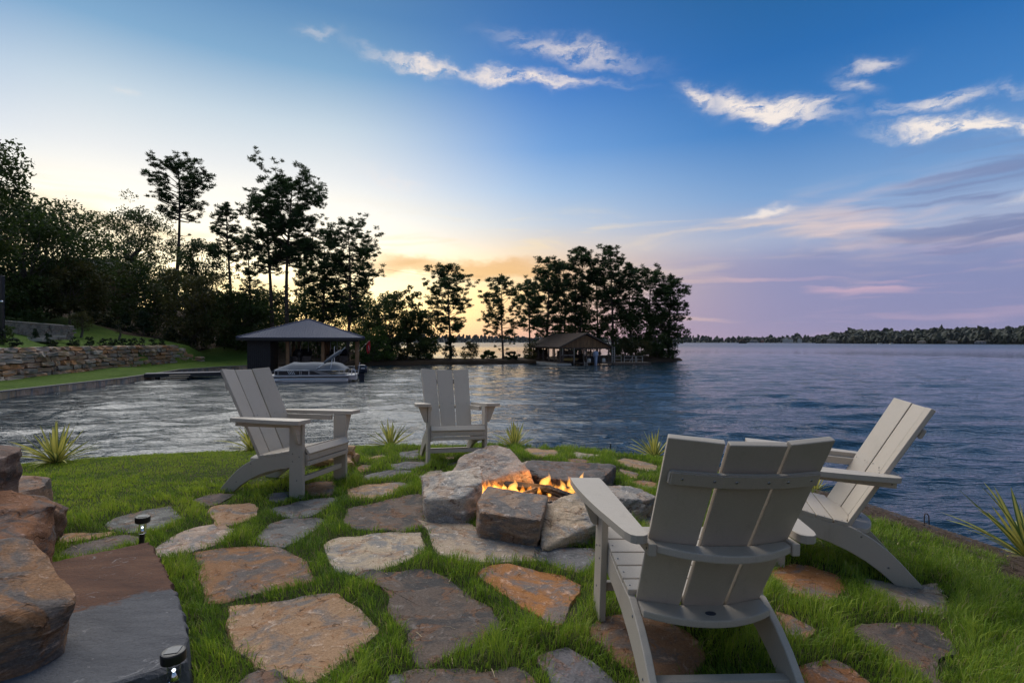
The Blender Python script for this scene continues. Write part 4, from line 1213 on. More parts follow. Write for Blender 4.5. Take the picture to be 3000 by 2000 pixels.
WALLP = np.array([(-27.5, 16), (-31.0, 31.0), (-32.4, 37), (-34.6, 44.8), (-35.2, 52), (-35.0, 58.4)], float)
def land_z(P):
    P = np.atleast_2d(np.asarray(P, float))
    s = poly_sd(P, SHORE)
    x, y = P[:, 0], P[:, 1]
    sp = np.maximum(s, 0)
    hill = np.clip((-17 - x) / 14, 0, 1); hill = hill * hill * (3 - 2 * hill)
    low = .45 + .07 * np.minimum(sp, 6)
    # height behind the dry-stone wall
    w = np.maximum(sp - 5.6, 0)
    jm = np.clip((61.5 - y) / 4, 0, 1)
    hl = .42 + .085 * np.minimum(sp, 5.6) + np.where(wall_side(P) & (y < 61.5), 1.72 * jm, 0) + .24 * np.minimum(w, 30) + .10 * np.maximum(w - 30, 0)
    z = low * (1 - hill) + hl * hill + .05 * np.sin(.7 * x) * np.sin(.6 * y)
    drop = np.where(x < -24, -1.2, np.maximum(.40 + s * 1.3, -1.2))
    return np.where(s < np.where((x < -24) & (y < 60), .25, 0), drop, z)
def wall_side(P):
    """True on the hill side of the dry-stone wall line"""
    y = P[:, 1]
    xw = np.interp(y, WALLP[:, 1], WALLP[:, 0])
    return P[:, 0] < xw - .30
def lz(x, y):
    return float(land_z([(x, y)])[0])
def land_mat():
    m, q, b = new_mat('lawn and pine straw')
    co = q.node('ShaderNodeTexCoord').outputs['Object']
    n = q.noise(co, .5, 5, .65); n2 = q.noise(co, 6, 4, .7); n3 = q.noise(co, 22, 2, .7)
    grass = q.ramp(q.math('MULTIPLY_ADD', n2, .6, q.math('MULTIPLY', n, .4)), [(.3, (.050, .095, .015)), (.5, (.078, .135, .02)), (.7, (.12, .18, .03))])
    straw = q.ramp(n2, [(.3, (.035, .025, .016)), (.6, (.07, .045, .028)), (.8, (.05, .055, .02))])
    at = q.node('ShaderNodeAttribute', attribute_name='lawn').outputs['Fac']
    q.set(b.inputs['Base Color'], q.mix(q.smooth(q.math('MULTIPLY_ADD', q.math('SUBTRACT', n2, .5), .5, at), .4, .6), straw, grass))
    b.inputs['Roughness'].default_value = .95
    b.inputs['Specular IOR Level'].default_value = .15
    bump(q, b, q.math('ADD', n3, n2), .06)
    return m
M_LAND = land_mat()
def build_land():
    xs = np.concatenate([np.arange(-200, -75, 4.0), np.arange(-75, 33, .55)])
    ys = np.concatenate([np.arange(-15, 18, 3.0), np.arange(18, 100, .55), np.arange(100, 165, 4.0)])
    X, Y = np.meshgrid(xs, ys)
    P = np.stack([X.ravel(), Y.ravel()], 1)
    Z = land_z(P)
    s = poly_sd(P, SHORE)
    nx, ny = len(xs), len(ys)
    i = np.arange(nx - 1)[None, :] + nx * np.arange(ny - 1)[:, None]
    F = np.stack([i, i + 1, i + nx + 1, i + nx], -1).reshape(-1, 4)
    F = F[(s[F] > -1.0).any(1)]
    used = np.unique(F); mp = np.full(len(P), -1); mp[used] = np.arange(len(used))
    me = np_mesh('shore_land', np.c_[P, Z][used], mp[F].ravel(), np.full(len(F), 4), M_LAND, True)
    at = me.attributes.new('lawn', 'FLOAT', 'POINT')
    at.data.foreach_set('value', np.clip(.5 + poly_sd(P, LAWN)[used] / .8, 0, 1).astype(np.float32))
    return link('shore_land', me, kind='structure')
land = build_land()
def lawn_edge():
    pts = [(-26.6, 20), (-27, 27.8), (-27.5, 32.5), (-28.1, 37.8), (-29.2, 42.3), (-31.2, 49.2), (-30.6, 54.3), (-29.2, 57.7), (-27, 59.6)]
    P = []
    for (ax, ay), (bx, by) in zip(pts, pts[1:]):
        for t in np.arange(0, 1, .1): P.append((ax + (bx - ax) * t, ay + (by - ay) * t))
    P = np.array(P); d = np.gradient(P, axis=0); d /= np.linalg.norm(d, axis=1)[:, None]
    nrm = np.stack([-d[:, 1], d[:, 0]], 1)
    V = []
    for o_, up in ((.05, None), (.6, None), (1.25, None), (1.9, -.05)):
        q_ = P + nrm * o_
        z = .43 + .085 * o_ + .02 * (o_ > .1) + (up or 0)
        V.append(np.c_[q_, np.full(len(q_), z)])
    n = len(P); V = np.concatenate(V)
    i = np.arange(n - 1)[None, :] + n * np.arange(3)[:, None]
    F = np.stack([i, i + 1, i + n + 1, i + n], -1).reshape(-1, 4)
    me = np_mesh('lawn_edge', V, F.ravel(), np.full(len(F), 4), M_LAND, True)
    at = me.attributes.new('lawn', 'FLOAT', 'POINT'); at.data.foreach_set('value', np.ones(len(V), np.float32))
    link('lawn_edge', me, land)
lawn_edge()

# ------------------------------------------------------------------ far shores: hills with their woods
def foliage_mat(name, dark, mid, light, trans=.3):
    m, q, b = new_mat(name)
    t = q.node('ShaderNodeAttribute', attribute_name='tone').outputs['Fac']
    c = q.ramp(t, [(0, dark), (.5, mid), (1, light)])
    q.set(b.inputs['Base Color'], c)
    b.inputs['Roughness'].default_value = .6
    b.inputs['Specular IOR Level'].default_value = .25
    tr = q.node('ShaderNodeBsdfTranslucent', {'Color': c})
    ms = q.node('ShaderNodeMixShader', {0: trans, 1: b.outputs[0], 2: tr.outputs[0]})
    q.set(m.node_tree.nodes['Material Output'].inputs[0], ms.outputs[0])
    return m
M_FAR = foliage_mat('distant woods', (.006, .011, .006), (.011, .018, .009), (.020, .029, .012), .0)
M_FARHILL = simple('distant hillside', (.012, .018, .010), .95, .3, .05)
ICO = bmesh.new(); bmesh.ops.create_icosphere(ICO, subdivisions=2, radius=1)
ICO_V = np.array([v.co[:] for v in ICO.verts]); ICO_F = np.array([[v.index for v in f.verts] for f in ICO.faces]); ICO.free()
def far_shore(name, label, path, hw, seed, tree, step, rows, depth):
    """path: (x, y, ridge height) along the waterline; hills rise behind it and carry a wood"""
    rr = np.random.RandomState(seed)
    pts = np.array(path, float)
    d = np.r_[0, np.cumsum(np.hypot(np.diff(pts[:, 0]), np.diff(pts[:, 1])))]
    L = d[-1]
    def at(u):
        return np.interp(u, d, pts[:, 0]), np.interp(u, d, pts[:, 1]), np.interp(u, d, pts[:, 2])
    us = np.linspace(0, L, max(30, int(L / 12)))
    x, y, h = at(us)
    nrm = np.hypot(x, y)
    ux, uy = x / nrm, y / nrm
    prof = [(-3, -1.0), (0, .4), (depth * .15, .10), (depth * .5, .55), (depth, 1.0), (depth * 1.6, .95), (depth * 2.2, .2)]
    V = []
    for k, (o_, f) in enumerate(prof):
        zz = np.full(len(us), f) if k < 2 else np.maximum(.6, (h - tree) * f)
        V.append(np.stack([x + ux * o_, y + uy * o_, zz], 1))
    n = len(us); V = np.concatenate(V)
    i = np.arange(n - 1)[None, :] + n * np.arange(len(prof) - 1)[:, None]
    F = np.stack([i, i + 1, i + n + 1, i + n], -1).reshape(-1, 4)
    link(name, np_mesh(name, V, F.ravel(), np.full(len(F), 4), M_FARHILL, True), kind='structure')
    AV, AF, AT = [], [], []
    cnt = 0
    for r in range(rows):
        f = r / max(1, rows - 1)
        for u in np.arange(0, L, step):
            uu = u + rr.uniform(-.5, .5) * step
            cx_, cy_, hh = at(uu)
            nn = math.hypot(cx_, cy_)
            o_ = depth * (.03 + 1.0 * f) + rr.uniform(-.4, .4) * depth / rows
            px_, py_ = cx_ + cx_ / nn * o_, cy_ + cy_ / nn * o_
            g_ = np.interp(o_, [p_[0] for p_ in prof], [.1, .1] + [max(.6, (hh - tree) * p_[1]) for p_ in prof[2:]])
            th_ = tree * rr.uniform(.45, 1.1) * (1.3 if rr.rand() < .10 else 1)
            rad = th_ * rr.uniform(.22, .46)
            D = ICO_V * (1 + rr.normal(0, .22, (len(ICO_V), 1)))
            AV.append(D * np.array([rad, rad, th_ * .5]) + np.array([px_, py_, g_ + th_ * .5]))
            AF.append(ICO_F + cnt * len(ICO_V))
            AT.append(np.clip(rr.normal(.45, .2) + rr.normal(0, .12, len(ICO_V)), 0, 1))
            cnt += 1
    AV = np.concatenate(AV); AF = np.concatenate(AF)
    me = np_mesh(name + '_wood', AV, AF.ravel(), np.full(len(AF), 3), M_FAR, False)
    a_ = me.attributes.new('tone', 'FLOAT', 'POINT'); a_.data.foreach_set('value', np.concatenate(AT).astype(np.float32))
    link('distant_wood', me, None, label=label, cat='woods', kind='stuff')
def far_pt(px, d, ytop):
    x = (px - 1500) / 1544 * d
    return (x, d, 3 + (1001 - ytop) / 1544 * d * 1.04)
far_shore('near_far_shore', 'dark wooded shore across the open lake at the right', [far_pt(2395, 1080, 985), far_pt(2440, 1000, 977), far_pt(2490, 930, 969), far_pt(2560, 860, 966), far_pt(2640, 800, 969), far_pt(2700, 760, 966),
           far_pt(2770, 720, 958), far_pt(2860, 680, 954), far_pt(2930, 650, 958), far_pt(3000, 620, 955), far_pt(3300, 560, 950), far_pt(3900, 480, 945)], 0, 3, 13, 4.6, 13, 110)
far_shore('far_shore', 'hazy wooded hills at the far end of the lake', [far_pt(-1200, 1700, 985), far_pt(0, 1800, 980), far_pt(1100, 1900, 980), (far_pt(1270, 1900, 975)), far_pt(1400, 1900, 978), far_pt(1560, 1900, 984), far_pt(1800, 1800, 985),
           far_pt(2000, 1700, 980), far_pt(2060, 1650, 979), far_pt(2130, 1600, 984), far_pt(2250, 1500, 983), far_pt(2340, 1400, 977), far_pt(2420, 1350, 983), far_pt(2520, 1350, 986), far_pt(2700, 1350, 986)], 0, 4, 15, 16.0, 7, 200)

# ------------------------------------------------------------------ houses and boat sheds on the far shore
M_HWHITE = simple('pale house paint', (.55, .53, .48), .8, .1, .5)
M_HGREY = simple('grey house siding', (.20, .21, .23), .8, .1, .5)
M_HRED = simple('red brown siding', (.30, .12, .07), .8, .1, .5)
M_HTAN = simple('tan siding', (.30, .24, .17), .8, .1, .5)
M_HROOF = simple('dark shingle roof', (.06, .058, .06), .85, .2, 1)
M_HGLASS = simple('dark window glass', (.02, .025, .03), .1, .05)
def far_house(px, d, zb, w, h, dep, mat, label, gable=True, rz=0, windows=3, name='lake_house', cat='house'):
    x = (px - 1500) / 1544 * d
    r = empty(name, (x, d, zb), R(rz) - math.atan2(x, d), label=label, cat=cat, group='buildings on the far shore')
    bm = bmesh.new()
    prism_bm(bm, [(-w / 2, -dep / 2, 0), (w / 2, -dep / 2, 0), (w / 2, dep / 2, 0), (-w / 2, dep / 2, 0)], [(-w / 2, -dep / 2, h), (w / 2, -dep / 2, h), (w / 2, dep / 2, h), (-w / 2, dep / 2, h)])
    if gable:
        prism_bm(bm, [(-w * .3, -dep / 2 - .6, h * .55), (w * .02, -dep / 2 - .6, h * .55), (w * .02, -dep / 2 - .6, h), (-w * .14, -dep / 2 - .6, h * 1.5), (-w * .3, -dep / 2 - .6, h)],
                 [(-w * .3, 0, h * .55), (w * .02, 0, h * .55), (w * .02, 0, h), (-w * .14, 0, h * 1.5), (-w * .3, 0, h)])
    link('wall', bm_mesh('wall', bm, mat), r)
    e = .5
    bm = bmesh.new()
    rh = h * .55
    a = [(-w / 2 - e, -dep / 2 - e, h + .02), (w / 2 + e, -dep / 2 - e, h + .02), (w / 2 + e, dep / 2 + e, h + .02), (-w / 2 - e, dep / 2 + e, h + .02)]
    t = [(-w / 2 + dep * .3, -.1, h + rh), (w / 2 - dep * .3, -.1, h + rh), (w / 2 - dep * .3, .1, h + rh), (-w / 2 + dep * .3, .1, h + rh)]
    prism_bm(bm, a, t)
    link('roof', bm_mesh('roof', bm, M_HROOF), r)
    wm = box_mesh('window', -.6, .6, -.06, 0, 0, 1.3, M_HGLASS)
    for k in range(windows):
        link('window', wm, r, (-w / 2 + w * (k + .7) / (windows + .4), -dep / 2 - .65 if gable and -.3 < (k + .7) / (windows + .4) - .5 < .02 else -dep / 2 - .02, h * .35))
    return r
far_house(2208, 1480, .8, 20, 5, 9, M_HGREY, 'small grey house on the far shore beside the dark islet')
far_house(2233, 1470, .8, 8, 7, 8, M_HRED, 'narrow red brown house on the far shore between the grey and white houses', gable=False, windows=2)
far_house(2308, 1360, .8, 24, 9, 12, M_HWHITE, 'largest white gabled house on the far shore', windows=5)
far_house(2343, 1340, .8, 10, 8, 9, M_HWHITE, 'small white gabled house right of the largest far white house', windows=2)
far_house(2436, 985, .8, 15, 5, 9, M_HTAN, 'tan house at the left end of the dark right shore', gable=False)
far_house(2700, 745, .6, 10, 2.6, 8, M_HTAN, 'brown roofed boat shed on the right far shore, left of three', gable=False, name='boat_shed', cat='shed')
far_house(2735, 790, 7, 12, 4, 8, M_HGREY, 'grey house among the trees above the far boat sheds', gable=False)
far_house(2797, 760, 8, 20, 4, 9, M_HGREY, 'long grey house highest among the far trees at right', gable=False, windows=5)
far_house(2788, 698, .6, 12, 2.4, 8, M_HTAN, 'flat tan boat shed on the right far shore, middle of three', gable=False, name='boat_shed', cat='shed')
far_house(2872, 655, .6, 11, 2.4, 8, M_HGREY, 'grey boat shed on the right far shore, right of three', gable=False, name='boat_shed', cat='shed')
def far_boat(px, d, L, label):
    x = (px - 1500) / 1544 * d
    r = empty('motor_boat', (x, d, -.1), label=label, cat='boat', group='boats far out on the lake')
    bm = bmesh.new()
    prism_bm(bm, [(-L / 2, -.9, 0), (L * .3, -.9, 0), (L * .45, 0, .1), (L * .3, .9, 0), (-L / 2, .9, 0)], [(-L / 2, -1.1, 1.0), (L * .35, -1.1, 1.1), (L * .55, 0, 1.25), (L * .35, 1.1, 1.1), (-L / 2, 1.1, 1.0)])
    link('hull', bm_mesh('hull', bm, M_HWHITE), r)
    link('cabin', box_mesh('cabin', -L * .2, L * .15, -.7, .7, 1.12, 1.9, M_HGREY, .1), r)
far_boat(2577, 800, 7, 'white motor boat moored by the right far shore')
far_boat(2612, 700, 5, 'small low boat out on the lake before the right shore')
def islet():
    x, d = (2176 - 1500) / 1544 * 1000, 1000
    rr = np.random.RandomState(2)
    r = empty('wooded_islet', (x, d, 0), label='tiny dark bushy islet on the far water', cat='island')
    link('rock', rock_mesh('rock', (17, 9, 2.4), 9, amp=1.2, sub=3, mat=M_ROCK, strata=.1), r, (0, 0, -1)).color = (.06, .05, .045, 1)
    AV, AF, AT = [], [], []
    for k in range(26):
        s = rr.uniform(1.2, 2.2)
        AV.append(ICO_V * (1 + rr.normal(0, .15, (len(ICO_V), 1))) * s + np.array([rr.uniform(-7, 7), rr.uniform(-3, 3), .8 + rr.uniform(0, 2.0)])); AF.append(ICO_F + k * len(ICO_V)); AT.append(np.full(len(ICO_V), rr.uniform(.1, .5)))
    me = np_mesh('bushes', np.concatenate(AV), np.concatenate(AF).ravel(), np.full(len(ICO_F) * 26, 3), M_FAR)
    a_ = me.attributes.new('tone', 'FLOAT', 'POINT'); a_.data.foreach_set('value', np.concatenate(AT).astype(np.float32))
    link('bushes', me, r, kind='stuff')
islet()

# ------------------------------------------------------------------ trees
M_BARK = simple('pine bark', (.060, .045, .036), .9, .35, 3, .03, 14)
M_BARK2 = simple('grey bark', (.085, .075, .062), .9, .3, 3, .02, 14)
M_NEEDLE = foliage_mat('pine needles', (0.020, 0.045, 0.016), (0.038, 0.078, 0.022), (0.067, 0.123, 0.033), .25)
M_LEAF = foliage_mat('broad leaves', (0.024, 0.047, 0.014), (0.050, 0.084, 0.020), (0.095, 0.123, 0.031), .35)
M_LEAF2 = foliage_mat('olive leaves', (0.038, 0.045, 0.014), (0.073, 0.076, 0.022), (0.123, 0.106, 0.033), .35)
M_LEAFB = foliage_mat('bright leaves', (0.033, 0.067, 0.014), (0.067, 0.128, 0.022), (0.123, 0.190, 0.039), .35)
M_EVERG = foliage_mat('dark evergreen', (0.014, 0.027, 0.012), (0.022, 0.045, 0.016), (0.040, 0.069, 0.022), .1)
def finish(name, tris, tone, mat):
    """tris (n, 3, 3), tone (n)"""
    n = len(tris)
    me = np_mesh(name, tris.reshape(-1, 3), np.arange(n * 3), np.full(n, 3), mat, False)
    a_ = me.attributes.new('tone', 'FLOAT', 'POINT'); a_.data.foreach_set('value', np.repeat(np.clip(tone, 0, 1), 3).astype(np.float32))
    return me
def unit(rr, n):
    v = rr.normal(0, 1, (n, 3)); return v / np.linalg.norm(v, axis=1)[:, None]
def needle_puffs(rr, C, rad, per, width):
    """tufts of needles round every centre: slim triangles pointing out and up"""
    n = len(C) * per
    c = np.repeat(C, per, 0); r = np.repeat(rad, per)
    d = unit(rr, n); d[:, 2] = d[:, 2] * .75 + .22
    side = np.cross(d, unit(rr, n)); side /= np.linalg.norm(side, axis=1)[:, None] + 1e-9
    s0 = (rr.uniform(.0, .55, n) * r)[:, None]; s1 = (rr.uniform(.65, 1.1, n) * r)[:, None]
    w = (rr.uniform(.6, 1.3, n) * width)[:, None]
    flat = np.array([1, 1, .85])
    T = np.stack([c + (d * s0 - side * w) * flat, c + (d * s0 + side * w) * flat, c + d * s1 * flat], 1)
    tone = np.repeat(rr.normal(.42, .16, len(C)), per) + rr.normal(0, .13, n)
    return T, tone
def leaf_cloud(rr, C, rad, per, size):
    n = len(C) * per
    c = np.repeat(C, per, 0); r = np.repeat(rad, per)
    p = c + unit(rr, n) * (r * rr.uniform(.15, 1, n) ** .6)[:, None] * np.array([1, 1, .72])
    a = unit(rr, n); b = np.cross(a, unit(rr, n)); b /= np.linalg.norm(b, axis=1)[:, None] + 1e-9
    s = (size * rr.uniform(.6, 1.35, n))[:, None]
    T = np.stack([p - a * s * .6 - b * s * .45, p - a * s * .5 + b * s * .5, p + a * s * .75], 1)
    tone = np.repeat(rr.normal(.42, .17, len(C)), per) + rr.normal(0, .14, n)
    return T, tone
def limb(bm, a, b, r0, r1, n=5, sag=0.0, rr=None, seg=3):
    pts = []
    for i in range(seg + 1):
        t = i / seg
        p = Vector(a).lerp(Vector(b), t)
        p.z += sag * math.sin(math.pi * t)
        if rr is not None and 0 < i < seg: p += Vector(rr.normal(0, .04 * (Vector(b) - Vector(a)).length, 3))
        pts.append(p)
    tube_bm(bm, pts, [r0 + (r1 - r0) * i / seg for i in range(seg + 1)], n, cap=False)
def pine(label, px, d, top, seed, crown0=.45, width=2.4, dens=1.0, lean=0.0, shape='round', group=None, zb=None, per=40, lowlimbs=0, puff=.56, fork=None):
    """px / top: where trunk and tip stand in the 3000 x 2000 view at distance d"""
    rr = np.random.RandomState(seed)
    x = (px - 1500) / 1544 * d
    z0 = (lz(x, d) if zb is None else zb) - .15
    H = 3 + (1001 - top) / 1544 * d - z0
    r = empty('pine_tree', (x, d, z0), label=label, cat='tree', group=group)
    bm = bmesh.new()
    ph = rr.uniform(0, 6)
    def axis(t):
        return Vector((lean * H * t ** 1.6 + .012 * H * math.sin(4 * t + ph), .01 * H * math.sin(3 * t + ph), H * t))
    tr = max(.12, H * .0145)
    ts = np.linspace(0, .97, 14)
    tube_bm(bm, [axis(t) for t in ts], [tr * (1.25 if i == 0 else 1) * (1 - .86 * t) for i, t in enumerate(ts)], 8, cap=False)
    C, Rd = [], []
    nb = int((26 + H * 1.4) * dens)
    for i in range(nb):
        t = crown0 + (1 - crown0) * ((i + rr.uniform(0, 1)) / nb)
        u = (t - crown0) / (1 - crown0)
        if shape == 'round': prof = math.sin(math.pi * (u * .80 + .16)) ** .8
        elif shape == 'flat': prof = .35 + .75 * math.sin(math.pi * min(1, u * .62 + .12))
        elif shape == 'cone': prof = (1 - u) ** .7 * .95 + .1
        else: prof = .55 + .5 * math.sin(math.pi * u)
        Lb = width * prof * rr.uniform(.55, 1.15)
        if u > .93: Lb *= .6
        az_ = i * 2.39996 + rr.normal(0, .5)
        up = rr.uniform(-.12, .60) + .35 * u
        a = axis(t * .97)
        b = a + Vector((math.cos(az_) * Lb, math.sin(az_) * Lb, Lb * up))
        limb(bm, a, b, tr * .34 * (1.15 - u), .022, 4, -.06 * Lb, rr)
        k = max(3, int(Lb / .25))
        for j in range(k):
            f = rr.uniform(.40, 1.06) if j else 1.0
            p = a.lerp(b, f) + Vector(rr.normal(0, .22 * (.5 + Lb * .28), 3)) + Vector((0, 0, .12))
            C.append(p[:]); Rd.append(puff * rr.uniform(.65, 1.2))
    for k in range(3):
        C.append((axis(.985) + Vector(rr.normal(0, .15, 3)))[:]); Rd.append(puff * .8)
    for k in range(lowlimbs):                                   # bare or thin low limbs
        t = rr.uniform(crown0 * .45, crown0)
        az_ = rr.uniform(0, 6.28); Lb = width * rr.uniform(.3, .7)
        a = axis(t); b = a + Vector((math.cos(az_) * Lb, math.sin(az_) * Lb, Lb * rr.uniform(-.2, .25)))
        limb(bm, a, b, tr * .2, .014, 4, -.08 * Lb, rr)
        C.append(b[:]); Rd.append(puff * rr.uniform(.5, .8))
    tk = link('trunk', bm_mesh('trunk', bm, M_BARK), r)
    T, tone = needle_puffs(rr, np.array(C), np.array(Rd), per, .058)
    link('crown', finish('crown', T, tone, M_NEEDLE), r)
    return r
def broadleaf(label, px, d, top, seed, width, crown0=.25, mat=None, lobes=26, per=80, size=.22, group=None, zb=None, name='broadleaf_tree', bark=None, gap=1.0, lean=0.0):
    rr = np.random.RandomState(seed)
    x = (px - 1500) / 1544 * d
    z0 = (lz(x, d) if zb is None else zb) - .15
    H = 3 + (1001 - top) / 1544 * d - z0
    r = empty(name, (x, d, z0), label=label, cat='tree', group=group)
    bm = bmesh.new()
    tr = max(.09, H * .014)
    fk = Vector((lean * H * .3, rr.normal(0, .2), H * (crown0 + .12)))
    tube_bm(bm, [(0, 0, 0), fk * .5 + Vector(rr.normal(0, .08, 3)), fk], [tr * 1.25, tr, tr * .8], 8, cap=False)
    C, Rd = [], []
    W = width / 2
    for i in range(lobes):
        u = (i + rr.uniform(0, 1)) / lobes
        h = H * (crown0 + (1 - crown0) * (.06 + .90 * u))
        rad = W * (math.sin(math.pi * (.14 + .78 * u)) ** .75)
        az_ = i * 2.39996 + rr.normal(0, .4)
        q = math.sqrt(rr.uniform(.08, 1)) * rad
        p = Vector((math.cos(az_) * q + lean * h, math.sin(az_) * q, h - .35))
        limb(bm, fk * rr.uniform(.75, 1.0), p, tr * .42, .02, 4, .10 * q, rr, 4)
        n2 = 3
        for j in range(n2):
            o_ = Vector(rr.normal(0, W * .20, 3)); o_.z *= .7
            C.append((p + o_)[:]); Rd.append(W * rr.uniform(.17, .31) * gap + .22)
    tk = link('trunk', bm_mesh('trunk', bm, bark or M_BARK2), r)
    T, tone = leaf_cloud(rr, np.array(C), np.array(Rd), per, size)
    link('crown', finish('crown', T, tone, mat or M_LEAF), r)
    return r
def shrub(label, x, y, w, h, seed, mat=None, group=None, z=None, name='shrub', cone=False, per=60, size=.10, cat='shrub', lobes=14):
    rr = np.random.RandomState(seed)
    z0 = (lz(x, y) if z is None else z) - .05
    r = empty(name, (x, y, z0), label=label, cat=cat, group=group)
    C, Rd = [], []
    bm = bmesh.new()
    for i in range(lobes):
        u = rr.uniform(.1, .92)
        prof = (1 - u) ** .75 if cone else math.sin(math.pi * (.22 + .66 * u))
        az_ = i * 2.39996
        q = math.sqrt(rr.uniform(.1, 1)) * w / 2 * prof * .85
        C.append((math.cos(az_) * q, math.sin(az_) * q, h * u)); Rd.append(min(w, h) * (.20 if not cone else .17) * rr.uniform(.8, 1.25))
        if i < 5: limb(bm, (0, 0, 0), C[-1], .03, .008, 4, 0, rr, 2)
    link('stems', bm_mesh('stems', bm, M_BARK2), r)
    T, tone = leaf_cloud(rr, np.array(C), np.array(Rd), per, size)
    link('foliage', finish('foliage', T, tone, mat or M_EVERG), r)
    return r

# --- left hillside
GL = 'trees on the left hillside'
broadleaf('tallest leafy tree at the far left edge, cut by the frame', -62, 44, 372, 1, 6.5, .30, lobes=34, group=GL, per=80)
broadleaf('dense dark broadleaf tree second from the left edge', 70, 52, 575, 2, 9.0, .12, lobes=40, group=GL)
broadleaf('wide rounded broadleaf tree above the grey garden wall', 175, 58, 592, 3, 10.5, .16, lobes=46, group=GL)
broadleaf('olive tinged broadleaf tree low in front of the hillside house', 205, 54, 762, 4, 6.2, .22, M_LEAF2, lobes=24, group=GL)
broadleaf('open crowned tree on the hill with sky showing between its limbs', 392, 82, 612, 5, 11.0, .42, lobes=40, gap=.72, group=GL)
pine('lone tall pine rising far above the left hillside trees', 516, 74, 474, 6, .66, 3.7, .85, .006, 'flat', GL, lowlimbs=5, puff=.55)
broadleaf('broadleaf tree right of the hillside house, under the open crowned tree', 330, 66, 770, 7, 7.5, .10, M_LEAF2, lobes=32, group=GL)
broadleaf('olive broadleaf tree below the lone tall pine', 435, 64, 762, 8, 7.5, .12, M_LEAF, lobes=32, group=GL)
broadleaf('dark broadleaf tree to the right of the lone tall pine', 585, 72, 690, 9, 6.6, .18, lobes=36, group=GL)
broadleaf('broadleaf tree at the foot of the slope left of the slender pine', 560, 62, 795, 10, 7.0, .06, M_LEAF2, lobes=30, group=GL)
pine('slender pine with a thin crown left of the boathouse pines', 672, 68, 596, 11, .60, 2.0, .8, -.004, 'round', GL, lowlimbs=7, puff=.5)
broadleaf('background broadleaf tree filling the gap behind the far left trees', 120, 78, 730, 12, 11, .08, lobes=36, group=GL)
broadleaf('background broadleaf tree behind the hillside house', 270, 98, 765, 13, 11, .10, lobes=36, group=GL)
broadleaf('low broadleaf tree at the upper edge of the left lawn', 40, 50, 800, 14, 6, .08, lobes=26, group=GL)
broadleaf('background broadleaf tree behind the olive tree and lone pine', 480, 92, 800, 15, 10.5, .08, lobes=34, group=GL)
# --- behind the dark boathouse
GB = 'trees behind the dark boathouse'
pine('small pine between the slender pine and the tall pair', 728, 68, 688, 21, .42, 1.9, .9, 0, 'round', GB, puff=.5)
pine('left pine of the tall pair behind the dark boathouse', 790, 66, 558, 22, .52, 3.0, 1.15, .002, 'round', GB, lowlimbs=6)
pine('tallest pine with a broad flat crown behind the dark boathouse', 846, 65, 537, 23, .56, 4.0, 1.3, .012, 'flat', GB, lowlimbs=6)
pine('full green pine at the right of the boathouse grove', 1020, 67, 656, 24, .30, 3.5, 1.5, 0, 'full', GB, lowlimbs=4)
pine('dense pine between the tallest pine and the full green pine', 945, 70, 668, 25, .28, 3.0, 1.3, 0, 'round', GB, lowlimbs=3)
pine('thin trunked pine just right of the tallest pine', 895, 76, 700, 26, .42, 2.4, 1.0, 0, 'round', GB, lowlimbs=3)
broadleaf('understory tree behind the left roof corner of the dark boathouse', 690, 66, 850, 27, 6.5, .04, lobes=30, group=GB)
broadleaf('understory tree behind the roof peak of the dark boathouse', 800, 70, 850, 28, 8, .04, lobes=34, group=GB)
broadleaf('understory tree above the right roof slope of the dark boathouse', 930, 71, 855, 29, 8, .04, lobes=34, group=GB)
broadleaf('leafy green tree at the right corner of the dark boathouse', 1092, 67.5, 960, 30, 4.4, .05, M_LEAFB, lobes=22, group=GB, size=.14)
broadleaf('leafy tree right of the full green pine by the cove', 1135, 72, 848, 31, 5.6, .10, lobes=30, group=GB)
broadleaf('thin airy tree with bare twigs near the start of the causeway', 1192, 74, 838, 32, 4.6, .22, lobes=22, gap=.55, group=GB, per=45)
broadleaf('dark leafy tree where the causeway begins', 1232, 74, 905, 33, 4.4, .05, lobes=26, group=GB)
broadleaf('background tree filling in behind the right of the grove', 1050, 80, 850, 34, 8.5, .05, lobes=34, group=GB)
broadleaf('background tree behind the tall pair, low against the glow', 745, 84, 862, 35, 9.5, .04, lobes=34, group=GB)
broadleaf('background tree behind the small pine, low against the glow', 640, 82, 865, 36, 8.5, .04, lobes=34, group=GB)
# --- causeway and point
GC = 'pines on the causeway and the point'
pine('broad standing-alone pine on the causeway, left of two', 1316, 73, 778, 41, .28, 3.6, 1.35, 0, 'round', GC, lowlimbs=5, puff=.55)
pine('standing-alone pine on the causeway, right of two', 1472, 73, 812, 42, .26, 3.2, 1.1, 0, 'round', GC, lowlimbs=6, puff=.52)
pine('slim pine left of the brown boathouse roof', 1549, 76, 820, 43, .34, 2.2, 1.1, .002, 'round', GC, lowlimbs=5, puff=.5)
pine('leftmost full pine of the clump behind the brown boathouse', 1604, 80, 758, 44, .18, 3.0, 1.6, 0, 'full', GC, puff=.6)
pine('second full pine of the clump, above the brown roof ridge', 1652, 83, 775, 45, .18, 2.8, 1.5, 0, 'full', GC, puff=.6)
pine('tall round headed pine, left of the two tallest on the point', 1702, 82, 722, 46, .52, 2.7, 1.15, 0, 'round', GC, lowlimbs=8)
pine('tall spreading pine, right of the two tallest on the point', 1792, 81, 722, 47, .46, 3.1, 1.25, 0, 'round', GC, lowlimbs=8)
pine('dense pine between the two tallest pines on the point', 1748, 86, 800, 48, .16, 3.0, 1.5, 0, 'full', GC)
pine('pine at the right shoulder of the tallest on the point', 1846, 82, 772, 49, .30, 2.4, 1.3, 0, 'round', GC, lowlimbs=4)
